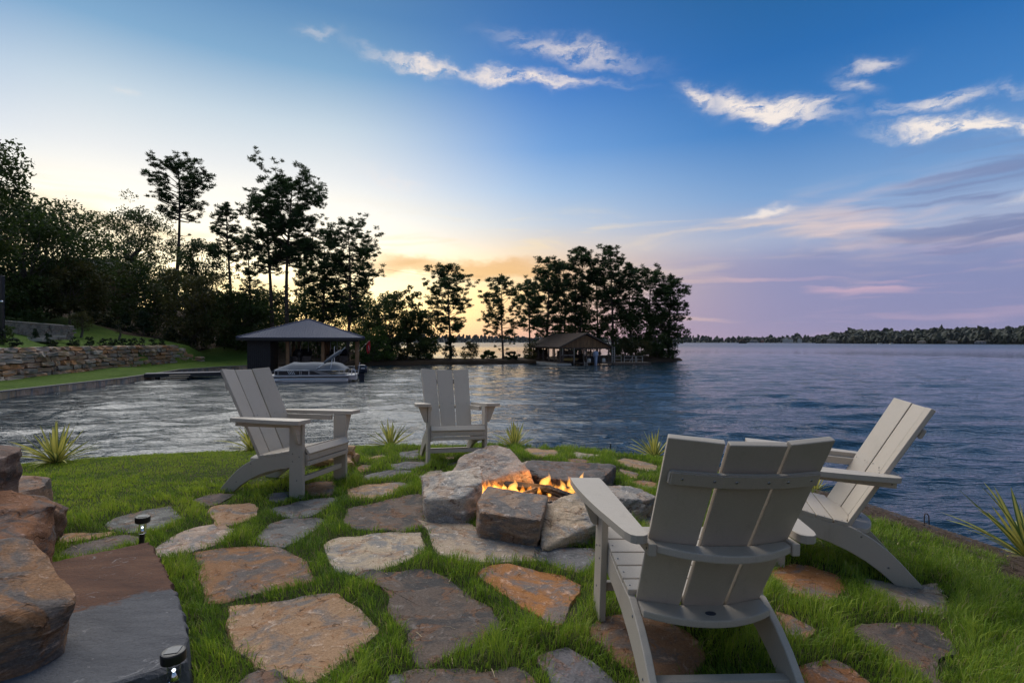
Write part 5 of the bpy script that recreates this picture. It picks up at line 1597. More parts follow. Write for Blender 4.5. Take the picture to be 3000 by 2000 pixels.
pine('flat topped pine towards the right of the point', 1905, 84, 797, 50, .36, 2.8, 1.3, 0, 'flat', GC, lowlimbs=5)
pine('rightmost rounded pine at the tip of the point', 1962, 83, 808, 51, .22, 3.2, 1.5, .004, 'round', GC, lowlimbs=3)
broadleaf('low leafy tree behind the gable of the brown boathouse', 1690, 84, 880, 52, 6.5, .03, lobes=28, group=GC)
broadleaf('low leafy tree at the middle of the point behind the railing', 1830, 82, 900, 53, 6.5, .03, lobes=28, group=GC)
broadleaf('low leafy tree near the tip of the point', 1930, 82, 905, 54, 6.0, .03, lobes=28, group=GC)
# shrubs at the water's edge
GS = 'shrubs along the far cove shore'
rs2 = np.random.RandomState(77)
for i, (px, d, w, h, where) in enumerate([(1110, 68.5, 3.2, 2.4, 'under the bright leafy tree by the dark boathouse'), (1150, 69.5, 3.4, 2.6, 'at the left start of the causeway'), (1195, 70, 3.2, 2.2, 'on the causeway, left of the broad lone pine'),
        (1245, 71, 3.4, 2.6, 'on the causeway beside the broad lone pine'), (1318, 71.6, 2.0, 3.6, 'climbing round the foot of the broad lone pine'), (1378, 72, 2.6, 2.6, 'on the causeway between the two lone pines'),
        (1432, 72.5, 2.4, 1.3, 'low on the causeway left of the right lone pine'), (1500, 73, 2.4, 1.2, 'low on the causeway right of the right lone pine'), (1560, 75, 3.2, 2.6, 'at the left corner of the brown boathouse'),
        (1800, 77.8, 2.8, 2.2, 'behind the white ladder of the brown boathouse'), (1838, 77.8, 3.6, 3.2, 'olive, behind the pale railing of the dock'), (1885, 78, 3.4, 2.8, 'at the right end of the pale railing'),
        (1925, 79.2, 3.2, 2.4, 'near the tip of the point'), (1962, 81.5, 3.0, 2.6, 'at the tip of the point by the open lake'), (1740, 78.5, 3, 2.4, 'inside the shade behind the brown boathouse'), (1060, 67, 3.2, 2.2, 'behind the right post of the dark boathouse')]):
    x = (px - 1500) / 1544 * d
    shrub('dark shrub ' + where, x, d, w, h, 600 + i, [M_LEAF, M_EVERG, M_LEAF2][i % 3] if 'olive' not in where else M_LEAF2, GS, lobes=22, per=70, size=.15)
# hedge plants and garden shrubs on the left
GH = 'dark evergreens lining the upper lawn'
hp = [(-50.5, 61.5), (-48, 60.5), (-45.5, 59.6), (-43, 58.6), (-40.6, 58.2), (-38.8, 60.0), (-38.2, 62.4), (-37.6, 65), (-37, 67.6), (-36.2, 70.2), (-34.6, 72.2), (-33, 69.5), (-31.6, 66.6)]
nth = ['first', 'second', 'third', 'fourth', 'fifth', 'sixth', 'seventh', 'eighth', 'ninth', 'tenth', 'eleventh', 'twelfth', 'thirteenth']
for i, (x, y) in enumerate(hp):
    shrub('dark evergreen on the upper lawn border, %s from the left' % nth[i], x, y, 2.2, 2.6 + .5 * math.sin(i * 2), 700 + i, M_EVERG, GH, cone=True, lobes=24, per=60, size=.16, name='evergreen_shrub')
GW = 'small shrubs on top of the dry stone wall'
for i, t in enumerate([.30, .41, .50, .565, .61, .66, .71, .76, .82, .87]):
    seg = 31 + (58.4 - 31) * t
    x = np.interp(seg, WALLP[:, 1], WALLP[:, 0]) - 1.3
    shrub('small dark shrub on top of the long dry stone wall, %s from the left' % nth[i], x, seg, .95, .8, 740 + i, M_EVERG, GW, lobes=12, per=40, size=.08)
for i, (px, d) in enumerate([(103, 40.5), (141, 40.5)]):
    x = (px - 1500) / 1544 * d
    shrub('clipped cone topiary before the grey garden wall, %s of two' % ('left', 'right')[i], x, d, .62, .95, 760 + i, M_EVERG, 'cone topiaries', cone=True, lobes=20, per=60, size=.06, name='cone_topiary')
shrub('leafy green shrub at the left edge above the dry stone wall', -34.6, 35.6, 2.0, 1.4, 770, M_LEAF, None, lobes=18, per=60, size=.1)
shrub('round dark shrub at the left end of the dry stone wall top', -33.2, 35.2, .8, .7, 771, M_EVERG, None, lobes=12, per=50, size=.07)
for i, (px, d, h) in enumerate([(237, 49, 2.7), (347, 52, 2.2)]):
    x = (px - 1500) / 1544 * d
    z = lz(x, d)
    o = broadleaf(['young staked tree with a round dark crown on the upper lawn', 'thin bare young tree on the upper lawn, right of the other'][i], px, d, 1001 - (h + z - 3) * 1544 / d, 780 + i, [1.5, .8][i], .45, M_LEAF2, lobes=[12, 6][i], per=[60, 14][i], size=.07, name='young_tree')
GP_ = 'low plants in the bed over the grey garden wall'
for i in range(7):
    px = 20 + i * 23
    d = 44.0
    x = (px - 1500) / 1544 * d
    shrub('low green plant in the bed over the grey garden wall, %s from the left' % nth[i], x, d, 1.4, 1.0 + .2 * math.sin(i * 3), 800 + i, M_LEAF, GP_, lobes=12, per=46, size=.09)

# ------------------------------------------------------------------ seawall of tan panels
M_PANELC = stone_material('seawall panel', 1.2, 30, .006, (1, 1, .3))
M_CAPC = simple('concrete cap', (.34, .31, .27), .9, .15, 2)
def seawall():
    pts = [Vector((x, y, 0)) for x, y in [(-26.6, 20), (-27, 27.8), (-27.5, 32.5), (-28.1, 37.8), (-29.2, 42.3), (-31.2, 49.2), (-30.6, 54.3), (-29.2, 57.7), (-27, 59.6)]]
    r = empty('seawall', (-27, 27.8, 0), label='low tan panelled seawall along the left lawn', cat='wall')
    rr = np.random.RandomState(4)
    o0 = r.location
    P = []
    for a, b in zip(pts, pts[1:]):
        L = (b - a).length; n = max(1, round(L / .92))
        for i in range(n): P.append((a.lerp(b, i / n), a.lerp(b, (i + 1) / n)))
    me0 = None
    for a, b in P:
        L = (b - a).length; mid = (a + b) / 2
        ang = math.atan2((b - a).y, (b - a).x)
        if me0 is None:
            me0 = [box_mesh('panel', -.5, .5, -.09, .09, -.7, .36, M_PANELC, .012) for _ in range(2)]
        o = link('panel', me0[rr.randint(2)], r, (mid.x - o0.x + rr.normal(0, .008), mid.y - o0.y, rr.normal(0, .006)), (0, 0, ang))
        o.scale = (L - .018, 1, 1)
        k = rr.uniform(.8, 1.15)
        o.color = (.74 * k, .52 * k, .35 * k * rr.uniform(.9, 1.1), 1)
    bm = bmesh.new()
    ring = []
    for i, p in enumerate(pts):
        d = (pts[min(i + 1, len(pts) - 1)] - pts[max(i - 1, 0)]).normalized(); nrm = Vector((-d.y, d.x, 0))
        ring.append([bm.verts.new(p - o0 + nrm * s + Vector((0, 0, z))) for s, z in ((-.14, .362), (.2, .362), (.2, .43), (-.14, .43))])
    for A, B in zip(ring, ring[1:]):
        for k in range(4): bm.faces.new((A[k], A[(k + 1) % 4], B[(k + 1) % 4], B[k]))
    link('cap', bm_mesh('cap', bm, M_CAPC), r)
seawall()

# ------------------------------------------------------------------ dry stone wall on the left bank
def stone_bits(n, seed, mat):
    out = []
    for i in range(n):
        rr = np.random.RandomState(seed + i)
        bm = bmesh.new()
        bmesh.ops.create_cube(bm, size=1)
        bmesh.ops.subdivide_edges(bm, edges=bm.edges, cuts=1, use_grid_fill=True)
        for v in bm.verts:
            d = v.co.length
            v.co = Vector((v.co.x + rr.normal(0, .03), v.co.y + rr.normal(0, .05), v.co.z + rr.normal(0, .05)))
            if abs(v.co.x) > .4 and abs(v.co.z) > .4: v.co.x *= rr.uniform(.86, .97); v.co.z *= rr.uniform(.84, .97)
        out.append(bm_mesh('stone', bm, mat))
    return out
M_WSTONE = stone_material('wall stone', .55, 16, .03, (1, 1, 1.4), 1.0)
def drystone():
    r = empty('dry_stone_wall', (-33, 42, lz(-32.4, 42)), label='long dry stacked wall of rough brown and grey stones on the left lawn', cat='wall')
    o0 = r.location
    bits = stone_bits(10, 40, M_WSTONE)
    rr = np.random.RandomState(9)
    d = np.r_[0, np.cumsum(np.hypot(np.diff(WALLP[:, 0]), np.diff(WALLP[:, 1])))]
    ux = lambda s: (np.interp(s, d, WALLP[:, 0]), np.interp(s, d, WALLP[:, 1]))
    s_start, s_end = d[1] - 1.5, d[-1]
    cols = [(.44, .41, .385), (.36, .34, .335), (.52, .33, .20), (.48, .39, .30), (.46, .26, .135), (.38, .28, .21)]
    ztop = 2.66
    row = 0
    z = None
    rows = 6
    for row in range(rows):
        s = s_start + rr.uniform(0, .5)
        lim = s_end - (0 if row < 2 else (row - 1) * .9)
        while s < lim:
            w = rr.uniform(.8, 1.75) if rr.rand() < .78 else rr.uniform(.4, .7)
            x, y = ux(s + w / 2)
            x2, y2 = ux(s + w / 2 + .2)
            base = lz(x + .9, y) - .08
            rh = (ztop - base) / rows
            zc = base + rh * (row + .5)
            ang = math.atan2(y2 - y, x2 - x)
            off = .22 - row * .04 + rr.normal(0, .075) - (.45 if 45.2 < y else 0)
            o = link('stone', bits[rr.randint(10)], r, (x + math.sin(ang) * off - o0.x, y - math.cos(ang) * off - o0.y, zc - o0.z), (rr.normal(0, .04), rr.normal(0, .035), ang + rr.normal(0, .06) + (math.pi if rr.rand() < .5 else 0)))
            o.scale = (w * rr.uniform(.92, .985), .66, rh * rr.uniform(.82, .99))
            c = cols[rr.randint(len(cols))]; k = rr.uniform(1.0, 1.45)
            o.color = (c[0] * k * 1.08, c[1] * k * .94, c[2] * k * .80, 1)
            s += w + rr.uniform(.0, .03)
    # the earth fill behind shows as a dark backing
    bm = bmesh.new()
    ring = []
    for s in np.linspace(s_start, s_end - 3, 16):
        x, y = ux(s)
        ring.append([bm.verts.new((x - .62 - o0.x, y - o0.y, zz - o0.z)) for zz in (lz(x + .9, y) - .3, 2.55)] + [bm.verts.new((x - 1.3 - o0.x, y - o0.y, 2.55 - o0.z))])
    for A, B in zip(ring, ring[1:]):
        bm.faces.new((A[0], B[0], B[1], A[1])); bm.faces.new((A[1], B[1], B[2], A[2]))
    link('earth_fill', bm_mesh('earth_fill', bm, simple('dark earth', (.03, .022, .016), .95, .3, 4)), r)
drystone()

def garden_wall():
    r = empty('grey_garden_wall', (-39, 41.5, lz(-39, 41.5)), label='curved grey ledge stone garden wall at the left, above the lawn', cat='wall')
    o0 = r.location
    P = [(-44, 41.2), (-41.2, 41.6), (-39.0, 42.0), (-37.4, 42.6), (-36.4, 43.6)]
    P = np.array(P)
    d = np.r_[0, np.cumsum(np.hypot(np.diff(P[:, 0]), np.diff(P[:, 1])))]
    rr = np.random.RandomState(6)
    bm = bmesh.new()
    m = stone_material('ledge stone', 3, 20, .01, (1, 1, 1))
    V, F = [], []
    base0 = lz(-37.6, 41.6) - .1
    for row in range(13):
        s = rr.uniform(0, .2)
        while s < d[-1]:
            w = rr.uniform(.2, .5)
            x, y = np.interp(s + w / 2, d, P[:, 0]), np.interp(s + w / 2, d, P[:, 1])
            x2, y2 = np.interp(s + w / 2 + .1, d, P[:, 0]), np.interp(s + w / 2 + .1, d, P[:, 1])
            top = 1.75 - .085 * s
            z0 = base0 + row * .135
            if row * .135 < top:
                a = math.atan2(y2 - y, x2 - x) if x2 != x else 1.2
                ca, sa = math.cos(a), math.sin(a)
                j = rr.normal(0, .02)
                b = len(V)
                for dx_, dy_, dz_ in ((-.5, -.5, 0), (.5, -.5, 0), (.5, .5, 0), (-.5, .5, 0), (-.5, -.5, 1), (.5, -.5, 1), (.5, .5, 1), (-.5, .5, 1)):
                    lx, ly = dx_ * (w - .015), dy_ * .3 + j
                    V.append((x + lx * ca - ly * sa - o0.x, y + lx * sa + ly * ca - o0.y, z0 + dz_ * .122 - o0.z + rr.normal(0, .004)))
                for f in ((3, 2, 1, 0), (4, 5, 6, 7), (0, 1, 5, 4), (1, 2, 6, 5), (2, 3, 7, 6), (3, 0, 4, 7)): F.append(tuple(b + k for k in f))
            s += w
    o = link('ledge_stones', mesh_from('ledge_stones', V, F, m), r, kind='stuff')
    o.color = (.32, .29, .265, 1)
    n = 16
    bm = bmesh.new(); ring = []
    for i in range(n):
        s = d[-1] * i / (n - 1)
        x, y = np.interp(s, d, P[:, 0]), np.interp(s, d, P[:, 1])
        zt = base0 + 1.80 - .085 * s - o0.z
        ring.append([bm.verts.new((x - o0.x + ox, y - o0.y + oy, zt + oz)) for ox, oy, oz in ((0, -.2, 0), (0, .2, 0), (0, .2, .06), (0, -.2, .06))])
    for A, B in zip(ring, ring[1:]):
        for k in range(4): bm.faces.new((A[k], A[(k + 1) % 4], B[(k + 1) % 4], B[k]))
    bm.faces.new(ring[0][::-1]); bm.faces.new(ring[-1])
    link('coping', bm_mesh('coping', bm, M_CAPC), r)
    # three garden steps beside it
    st = empty('garden_steps', (-36.2, 40.2, lz(-36.2, 40.2)), label='short flight of tan garden steps below the grey garden wall', cat='steps')
    for i in range(3):
        link('step', box_mesh('step', -1.3 + .25 * i, 1.3, -.25, .25, -.05, .14, M_CAPC, .02), st, (.3 * i - .4, .42 * i, .02 + .15 * i), (0, 0, R(-12)))
garden_wall()

# dark pole with drain pipe at the very left
def pole():
    x, y = -.985 * 35.0, 35.6
    z = lz(x, y)
    r = empty('dark_post', (x, y, z), label='tall dark post with a drain pipe at the extreme left edge', cat='post')
    link('post', box_mesh('post', -.12, .12, -.12, .12, 0, 4.6, M_BLACK, .01), r)
    bm = bmesh.new(); tube_bm(bm, [(.2, -.14, 2.6), (.2, -.14, 1.0), (.36, -.14, .8), (.36, -.14, .25), (.55, -.14, .1)], .055, 8)
    link('drain_pipe', bm_mesh('drain_pipe', bm, M_BLACK), r)
    bm = bmesh.new(); lathe_bm(bm, [(.03, 0), (.08, .03), (.07, .12), (.02, .15)], 12, (.2, -.2, 2.75))
    link('lamp', bm_mesh('lamp', bm, M_CHROME, True), r)
pole()

# ------------------------------------------------------------------ house on the wooded hill
def hill_house():
    d = 84.0
    x = (272 - 1500) / 1544 * d
    z = lz(x, d)
    r = empty('hillside_house', (x, d, z), R(14), label='dark house with a steep shingle roof half hidden by trees on the hill', cat='house')
    w, dep, h = 9.5, 8, 4.6
    rz = 3 + (1001 - 757) / 1544 * d - z
    link('wall', box_mesh('wall', -w / 2, w / 2, -dep / 2, dep / 2, -1, h, simple('dark log wall', (.07, .045, .03), .85, .3, 2), 0), r)
    bm = bmesh.new()
    prism_bm(bm, [(-w / 2 - .6, -dep / 2 - .7, h + .02), (w / 2 + .6, -dep / 2 - .7, h + .02), (w / 2 + .6, dep / 2 + .7, h + .02), (-w / 2 - .6, dep / 2 + .7, h + .02)],
             [(-w / 2 + 1.2, -.1, rz), (w / 2 - 1.2, -.1, rz), (w / 2 - 1.2, .1, rz), (-w / 2 + 1.2, .1, rz)])
    rf_ = link('roof', bm_mesh('roof', bm, M_HROOF), r)
    link('chimney', box_mesh('chimney', 2.2, 3.1, .4, 1.2, h + .5, rz + .6, simple('chimney stone', (.16, .13, .11), .9, .3, 3), .03), rf_)
    for k in range(3):
        wn = link('window', box_mesh('window', -.6, .6, -.05, 0, 0, 1.4, M_HGLASS), r, (-2.8 + 2.6 * k, -dep / 2 - .02, 1.4))
        link('window_frame', box_mesh('window_frame', -.7, .7, -.03, 0, -.1, -.002, M_CAPC), wn)
    link('door', box_mesh('door', 3.6, 4.5, -dep / 2 - .05, -dep / 2 - .01, 0, 2.1, simple('brown door', (.10, .05, .03), .6, .2)), r)
hill_house()

# ------------------------------------------------------------------ gangway and swim ladder
M_DOCK = simple('weathered dark deck boards', (.20, .20, .22), .7, .2, 3, .006, 20)
M_DKSIDE = simple('dark dock fascia', (.022, .022, .026), .6, .2, 2)
M_POST = simple('treated round post', (.26, .15, .075), .85, .3, 2, .01, 18)
def gangway():
    a, b = Vector((-29.2, 42.0, 0)), Vector((-22.4, 45.6, 0))
    L = (b - a).length
    r = empty('gangway_dock', a, math.atan2((b - a).y, (b - a).x), label='low dark gangway dock from the seawall to the boathouse', cat='dock')
    n = int(L / .145)
    pm = box_mesh('deck_plank', 0, .138, -.75, .75, .455, .495, M_DOCK, .004)
    for i in range(n): link('deck_plank', pm, r, (i * .145, 0, 0))
    link('fascia', box_mesh('fascia', 0, L, -.79, -.752, .20, .49, M_DKSIDE), r)
    link('fascia', box_mesh('fascia', 0, L, .752, .79, .20, .49, M_DKSIDE), r)
    for x in (.8, L * .4, L * .75):
        for y in (-.6, .6):
            bm = bmesh.new(); tube_bm(bm, [(x, y, -.8), (x, y, .44)], .11, 10); link('pile', bm_mesh('pile', bm, M_DKSIDE), r)
    s = empty('swim_steps', a + Vector((1.95, .15, 0)), r.rotation_euler.z, label='three pale wooden swim steps going down from the gangway', cat='steps')
    sm = simple('pale step board', (.30, .26, .21), .8, .2, 4)
    for i in range(3): link('step', box_mesh('step', -.05 - .1 * i, 1.35 - .1 * i, -.14, .14, -.03, .03, sm, .005), s, (0, -.95 - .24 * i, .36 - .14 * i))
    for x in (-.02, 1.1): link('side_rail', box_mesh('side_rail', x, x + .04, -1.6, -.82, -.2, .16, M_DKSIDE), s)
gangway()

# ------------------------------------------------------------------ dark boathouse
M_METALR = simple('dark ribbed metal roofing', (.040, .056, .108), .55, .08, 2, spec=.15)
M_TRIM = simple('black trim', (.020, .020, .022), .5, .15)
M_SIDING = simple('charcoal board siding', (.018, .018, .020), .7, .25, 3, .004, 10)
def text_mark(body, size, loc, rot, mat, parent, name='lettering'):
    cu = bpy.data.curves.new(name, 'FONT')
    cu.body = body; cu.size = size; cu.align_x = 'CENTER'; cu.align_y = 'CENTER'; cu.extrude = .002
    cu.materials.append(mat)
    o = bpy.data.objects.new(name, cu); COL.objects.link(o); o.parent = parent; o.location = loc; o.rotation_euler = rot
    return o
def boathouse():
    th = R(15.5)
    r = empty('dark_boathouse', (-23.3, 44.5, 0), th, label='charcoal boathouse with a hipped ribbed metal roof over the cove', cat='boathouse')
    W, D = 10.46, 10.0
    ez, pz_ = 3.38, 5.14
    apexL, apexR = Vector((W / 2 - .12, D / 2, pz_)), Vector((W / 2 + .12, D / 2, pz_))
    c = [Vector((0, 0, ez)), Vector((W, 0, ez)), Vector((W, D, ez)), Vector((0, D, ez))]
    bm = bmesh.new()
    v = [bm.verts.new(p) for p in c]; a, b = bm.verts.new(apexL), bm.verts.new(apexR)
    for f in ((v[0], v[1], b, a), (v[1], v[2], b), (v[2], v[3], a, b), (v[3], v[0], a)): bm.faces.new(f)
    u = [bm.verts.new(p - Vector((0, 0, .05))) for p in c]; bm.faces.new(u[::-1])
    for i in range(4): bm.faces.new((v[i], u[i], u[(i + 1) % 4], v[(i + 1) % 4]))
    roof = link('roof', bm_mesh('roof', bm, M_METALR), r)
    # standing ribs on the front and side slopes, each its own strip
    rib = box_mesh('roof_rib', -.022, .022, 0, 1, 0, .035, M_METALR)
    nrm_up = Vector((0, 0, 1))
    def put_rib(p, q):
        d = q - p
        if d.length < .25: return
        o = link('roof_rib', rib, roof)
        y = d.normalized(); x = y.cross(nrm_up).normalized(); z = x.cross(y)
        o.matrix_local = Matrix.Translation(p) @ Matrix((x, y, z)).transposed().to_4x4() @ Matrix.Diagonal((1, d.length, 1, 1))
    n = 46
    for i in range(1, n):
        x = W * i / n
        t = min(x / (W / 2 - .12), (W - x) / (W / 2 - .12), 1)
        put_rib(Vector((x, 0, ez)), Vector((x, D / 2 * t, ez + (pz_ - ez) * t)))
    for i in range(1, 30):
        y = D * i / 30
        t = min(y / (D / 2), (D - y) / (D / 2), 1)
        put_rib(Vector((0, y, ez)), Vector(((W / 2 - .12) * t, y, ez + (pz_ - ez) * t)))
        put_rib(Vector((W, y, ez)), Vector((W - (W / 2 - .12) * t, y, ez + (pz_ - ez) * t)))
    for p, q in ((c[0], apexL), (c[1], apexR), (c[2], apexR), (c[3], apexL), (apexL, apexR)):
        bm = bmesh.new(); tube_bm(bm, [p + Vector((0, 0, .03)), q + Vector((0, 0, .03))], .055, 6)
        link('ridge_cap', bm_mesh('ridge_cap', bm, M_METALR), roof)
    for x0, x1, y0, y1 in ((.0, W, .02, .06), (.0, W, D - .06, D - .02), (.02, .06, .065, D - .065), (W - .06, W - .02, .065, D - .065)):
        link('fascia', box_mesh('fascia', x0, x1, y0, y1, ez - .24, ez - .055, M_TRIM), r)
    link('soffit', box_mesh('soffit', .07, W - .07, .07, D - .07, ez - .10, ez - .058, M_TRIM), r)
    link('header_beam', box_mesh('header_beam', .6, W - .55, .66, .86, ez - .36, ez - .105, M_TRIM), r)
    # storage room of vertical boards
    for i in range(11):
        x = .72 + i * .166
        link('wall_board', box_mesh('wall_board', x, x + .156, .70, .735, .46, ez - .36, M_SIDING, .004), r)
    for i in range(26):
        y = .74 + i * .166
        link('wall_board', box_mesh('wall_board', 2.515, 2.55, y, y + .156, .46, ez - .105, M_SIDING, .004), r)
    link('room_core', box_mesh('room_core', .75, 2.51, .74, 5.05, .46, ez - .108, M_SIDING), r)
    # posts
    pm = bmesh.new(); tube_bm(pm, [(0, 0, -1.0), (0, 0, ez - .108)], .15, 12); pm = bm_mesh('post', pm, M_POST, True)
    for x, y in ((3.91, .97), (6.84, .97), (9.75, .97), (3.91, 5.0), (6.84, 5.0), (9.75, 5.0), (.9, 9.3), (3.91, 9.3), (6.84, 9.3), (9.75, 9.3)):
        link('post', pm, r, (x, y, 0))
    # deck round the slips
    for x0, x1, y0, y1 in ((.3, 2.7, .3, 9.6), (2.71, 10.1, 7.6, 9.6), (9.3, 10.1, .5, 7.59), (5.9, 6.65, .6, 7.59)):
        link('deck', box_mesh('deck', x0, x1, y0, y1, .30, .46, M_DOCK, .01), r)
    # hoists and straps under the roof
    gm = simple('galvanised hoist', (.30, .31, .33), .5, .1, metal=.6)
    for x in (4.6, 5.3, 7.3, 7.9):
        bm = bmesh.new(); tube_bm(bm, [(x, 4.2, ez - .12), (x, 4.2, 2.05)], .03, 6); link('hoist_strap', bm_mesh('hoist_strap', bm, gm), r)
    for y in (2.2, 4.2): link('hoist_beam', box_mesh('hoist_beam', 3.2, 9.4, y - .06, y + .06, ez - .36, ez - .12, M_TRIM), r)
    link('switch_box', box_mesh('switch_box', 4.25, 4.55, 4.6, 4.78, 1.55, 2.0, M_HGREY, .01), r)
    return r
bh = boathouse()
# boats on the lifts inside
def lift_boat(u, v, label, col, motor):
    th = R(15.5)
    base = Vector((-23.3, 44.5, 0)) + Vector((u * math.cos(th) - v * math.sin(th), u * math.sin(th) + v * math.cos(th), 0))
    r = empty('lift_boat', base + Vector((0, 0, .75)), th, label=label, cat='boat', group='dark boats on the lifts in the boathouse')
    m = simple('dark hull ' + str(u), col, .25, .1)
    bm = bmesh.new()
    rows = []
    for t, w, zk in ((0, 1.0, .02), (.25, 1.02, 0), (.5, 1.0, .0), (.75, .8, .06), (.92, .4, .25), (1.0, .03, .6)):
        y = t * 5.6
        rows.append([bm.verts.new((x, y, z)) for x, z in ((-w, .95 + .15 * t), (-w * .85, .35), (-w * .1, zk), (w * .1, zk), (w * .85, .35), (w, .95 + .15 * t))])
    for A, B in zip(rows, rows[1:]):
        for k in range(5): bm.faces.new((A[k], A[k + 1], B[k + 1], B[k]))
        bm.faces.new((A[5], A[0], B[0], B[5]))
    bm.faces.new(rows[0]); bm.faces.new(rows[-1][::-1])
    link('hull', bm_mesh('hull', bm, m), r)
    bm = bmesh.new()
    prism_bm(bm, [(-.9, 2.2, 1.02), (.9, 2.2, 1.02), (.7, 3.6, 1.06), (-.7, 3.6, 1.06)], [(-.75, 2.6, 1.55), (.75, 2.6, 1.55), (.5, 3.2, 1.5), (-.5, 3.2, 1.5)])
    link('windscreen', bm_mesh('windscreen', bm, M_HGLASS), r)
    if motor: outboard(r, (0, -.28, .35), 1.0, M_BLACK)
    return r
def outboard(parent, loc, s, mat, tilt=0.0, text=None):
    bm = bmesh.new(); bmesh.ops.create_icosphere(bm, subdivisions=3, radius=1)
    for v in bm.verts:
        x, y, z = v.co
        sq = lambda q, p: math.copysign(abs(q) ** p, q)
        v.co = Vector((sq(x, .7) * .24, sq(y, .7) * .36 - .05 * z, sq(z, .75) * .34)) * s
    cow = link('outboard_cowl', bm_mesh('outboard_cowl', bm, mat, True), parent, Vector(loc) + Vector((0, -.1 * s, .75 * s)), (tilt, 0, 0))
    bm = bmesh.new()
    prism_bm(bm, [(-.07 * s, -.2 * s, -1.15 * s), (.07 * s, -.2 * s, -1.15 * s), (.05 * s, .12 * s, -1.15 * s), (-.05 * s, .12 * s, -1.15 * s)], [(-.11 * s, -.26 * s, -.25 * s), (.11 * s, -.26 * s, -.25 * s), (.09 * s, .16 * s, -.25 * s), (-.09 * s, .16 * s, -.25 * s)])
    link('leg', bm_mesh('leg', bm, mat), cow)
    return cow
lift_boat(4.75, 2.4, 'dark runabout on the left lift inside the charcoal boathouse', (.010, .010, .012), True)
lift_boat(8.0, 2.0, 'dark runabout with outboard on the right lift inside the charcoal boathouse', (.012, .012, .014), True)

# red flag on the boathouse corner post
def flag():
    th = R(15.5)
    o = Vector((-23.3, 44.5, 0)) + Vector((9.92 * math.cos(th) - .9 * math.sin(th), 9.92 * math.sin(th) + .9 * math.cos(th), 2.15))
    r = empty('red_flag', o, 0, label='limp red flag with white mark on a slanting pole at the boathouse corner', cat='flag')
    bm = bmesh.new(); tube_bm(bm, [(0, 0, 0), (1.02, -.1, .96)], .022, 8)
    link('flag_pole', bm_mesh('flag_pole', bm, simple('pale pole', (.45, .42, .36), .5, .1)), r)
    mt, q, b = new_mat('red flag cloth')
    gx, gy, gz_ = q.sep(q.node('ShaderNodeTexCoord').outputs['Generated'])
    q.set(b.inputs['Base Color'], q.ramp(q.noise(q.node('ShaderNodeTexCoord').outputs['Object'], 4, 2), [(.3, (.42, .010, .018)), (.7, (.55, .018, .026))]))
    b.inputs['Roughness'].default_value = .8
    V, F = [], []
    nx, nz = 12, 14
    for j in range(nz + 1):
        t = j / nz
        for i in range(nx + 1):
            s = i / nx
            wdt = .16 + .18 * math.sin(math.pi * min(1, t * .9 + .12))
            V.append((1.0 - .05 * t - wdt * (s - .35), -.1 + .06 * math.sin(s * 9 + t * 3), .93 - 1.12 * t - .06 * s))
    for j in range(nz):
        for i in range(nx): F.append((j * (nx + 1) + i, j * (nx + 1) + i + 1, (j + 1) * (nx + 1) + i + 1, (j + 1) * (nx + 1) + i))
    cl = link('cloth', mesh_from('cloth', V, F, mt, True), r)
    cl.modifiers.new('thickness', 'SOLIDIFY').thickness = .004
    # the pale stroke of the printed letter, following the fold
    bm = bmesh.new()
    tube_bm(bm, [(.93, -.19, .50), (1.0, -.185, .42), (.97, -.185, .30), (1.03, -.18, .20), (.96, -.18, .06)], .016, 6)
    link('printed_mark', bm_mesh('printed_mark', bm, simple('white print', (.75, .72, .70), .8, .05)), cl)
flag()

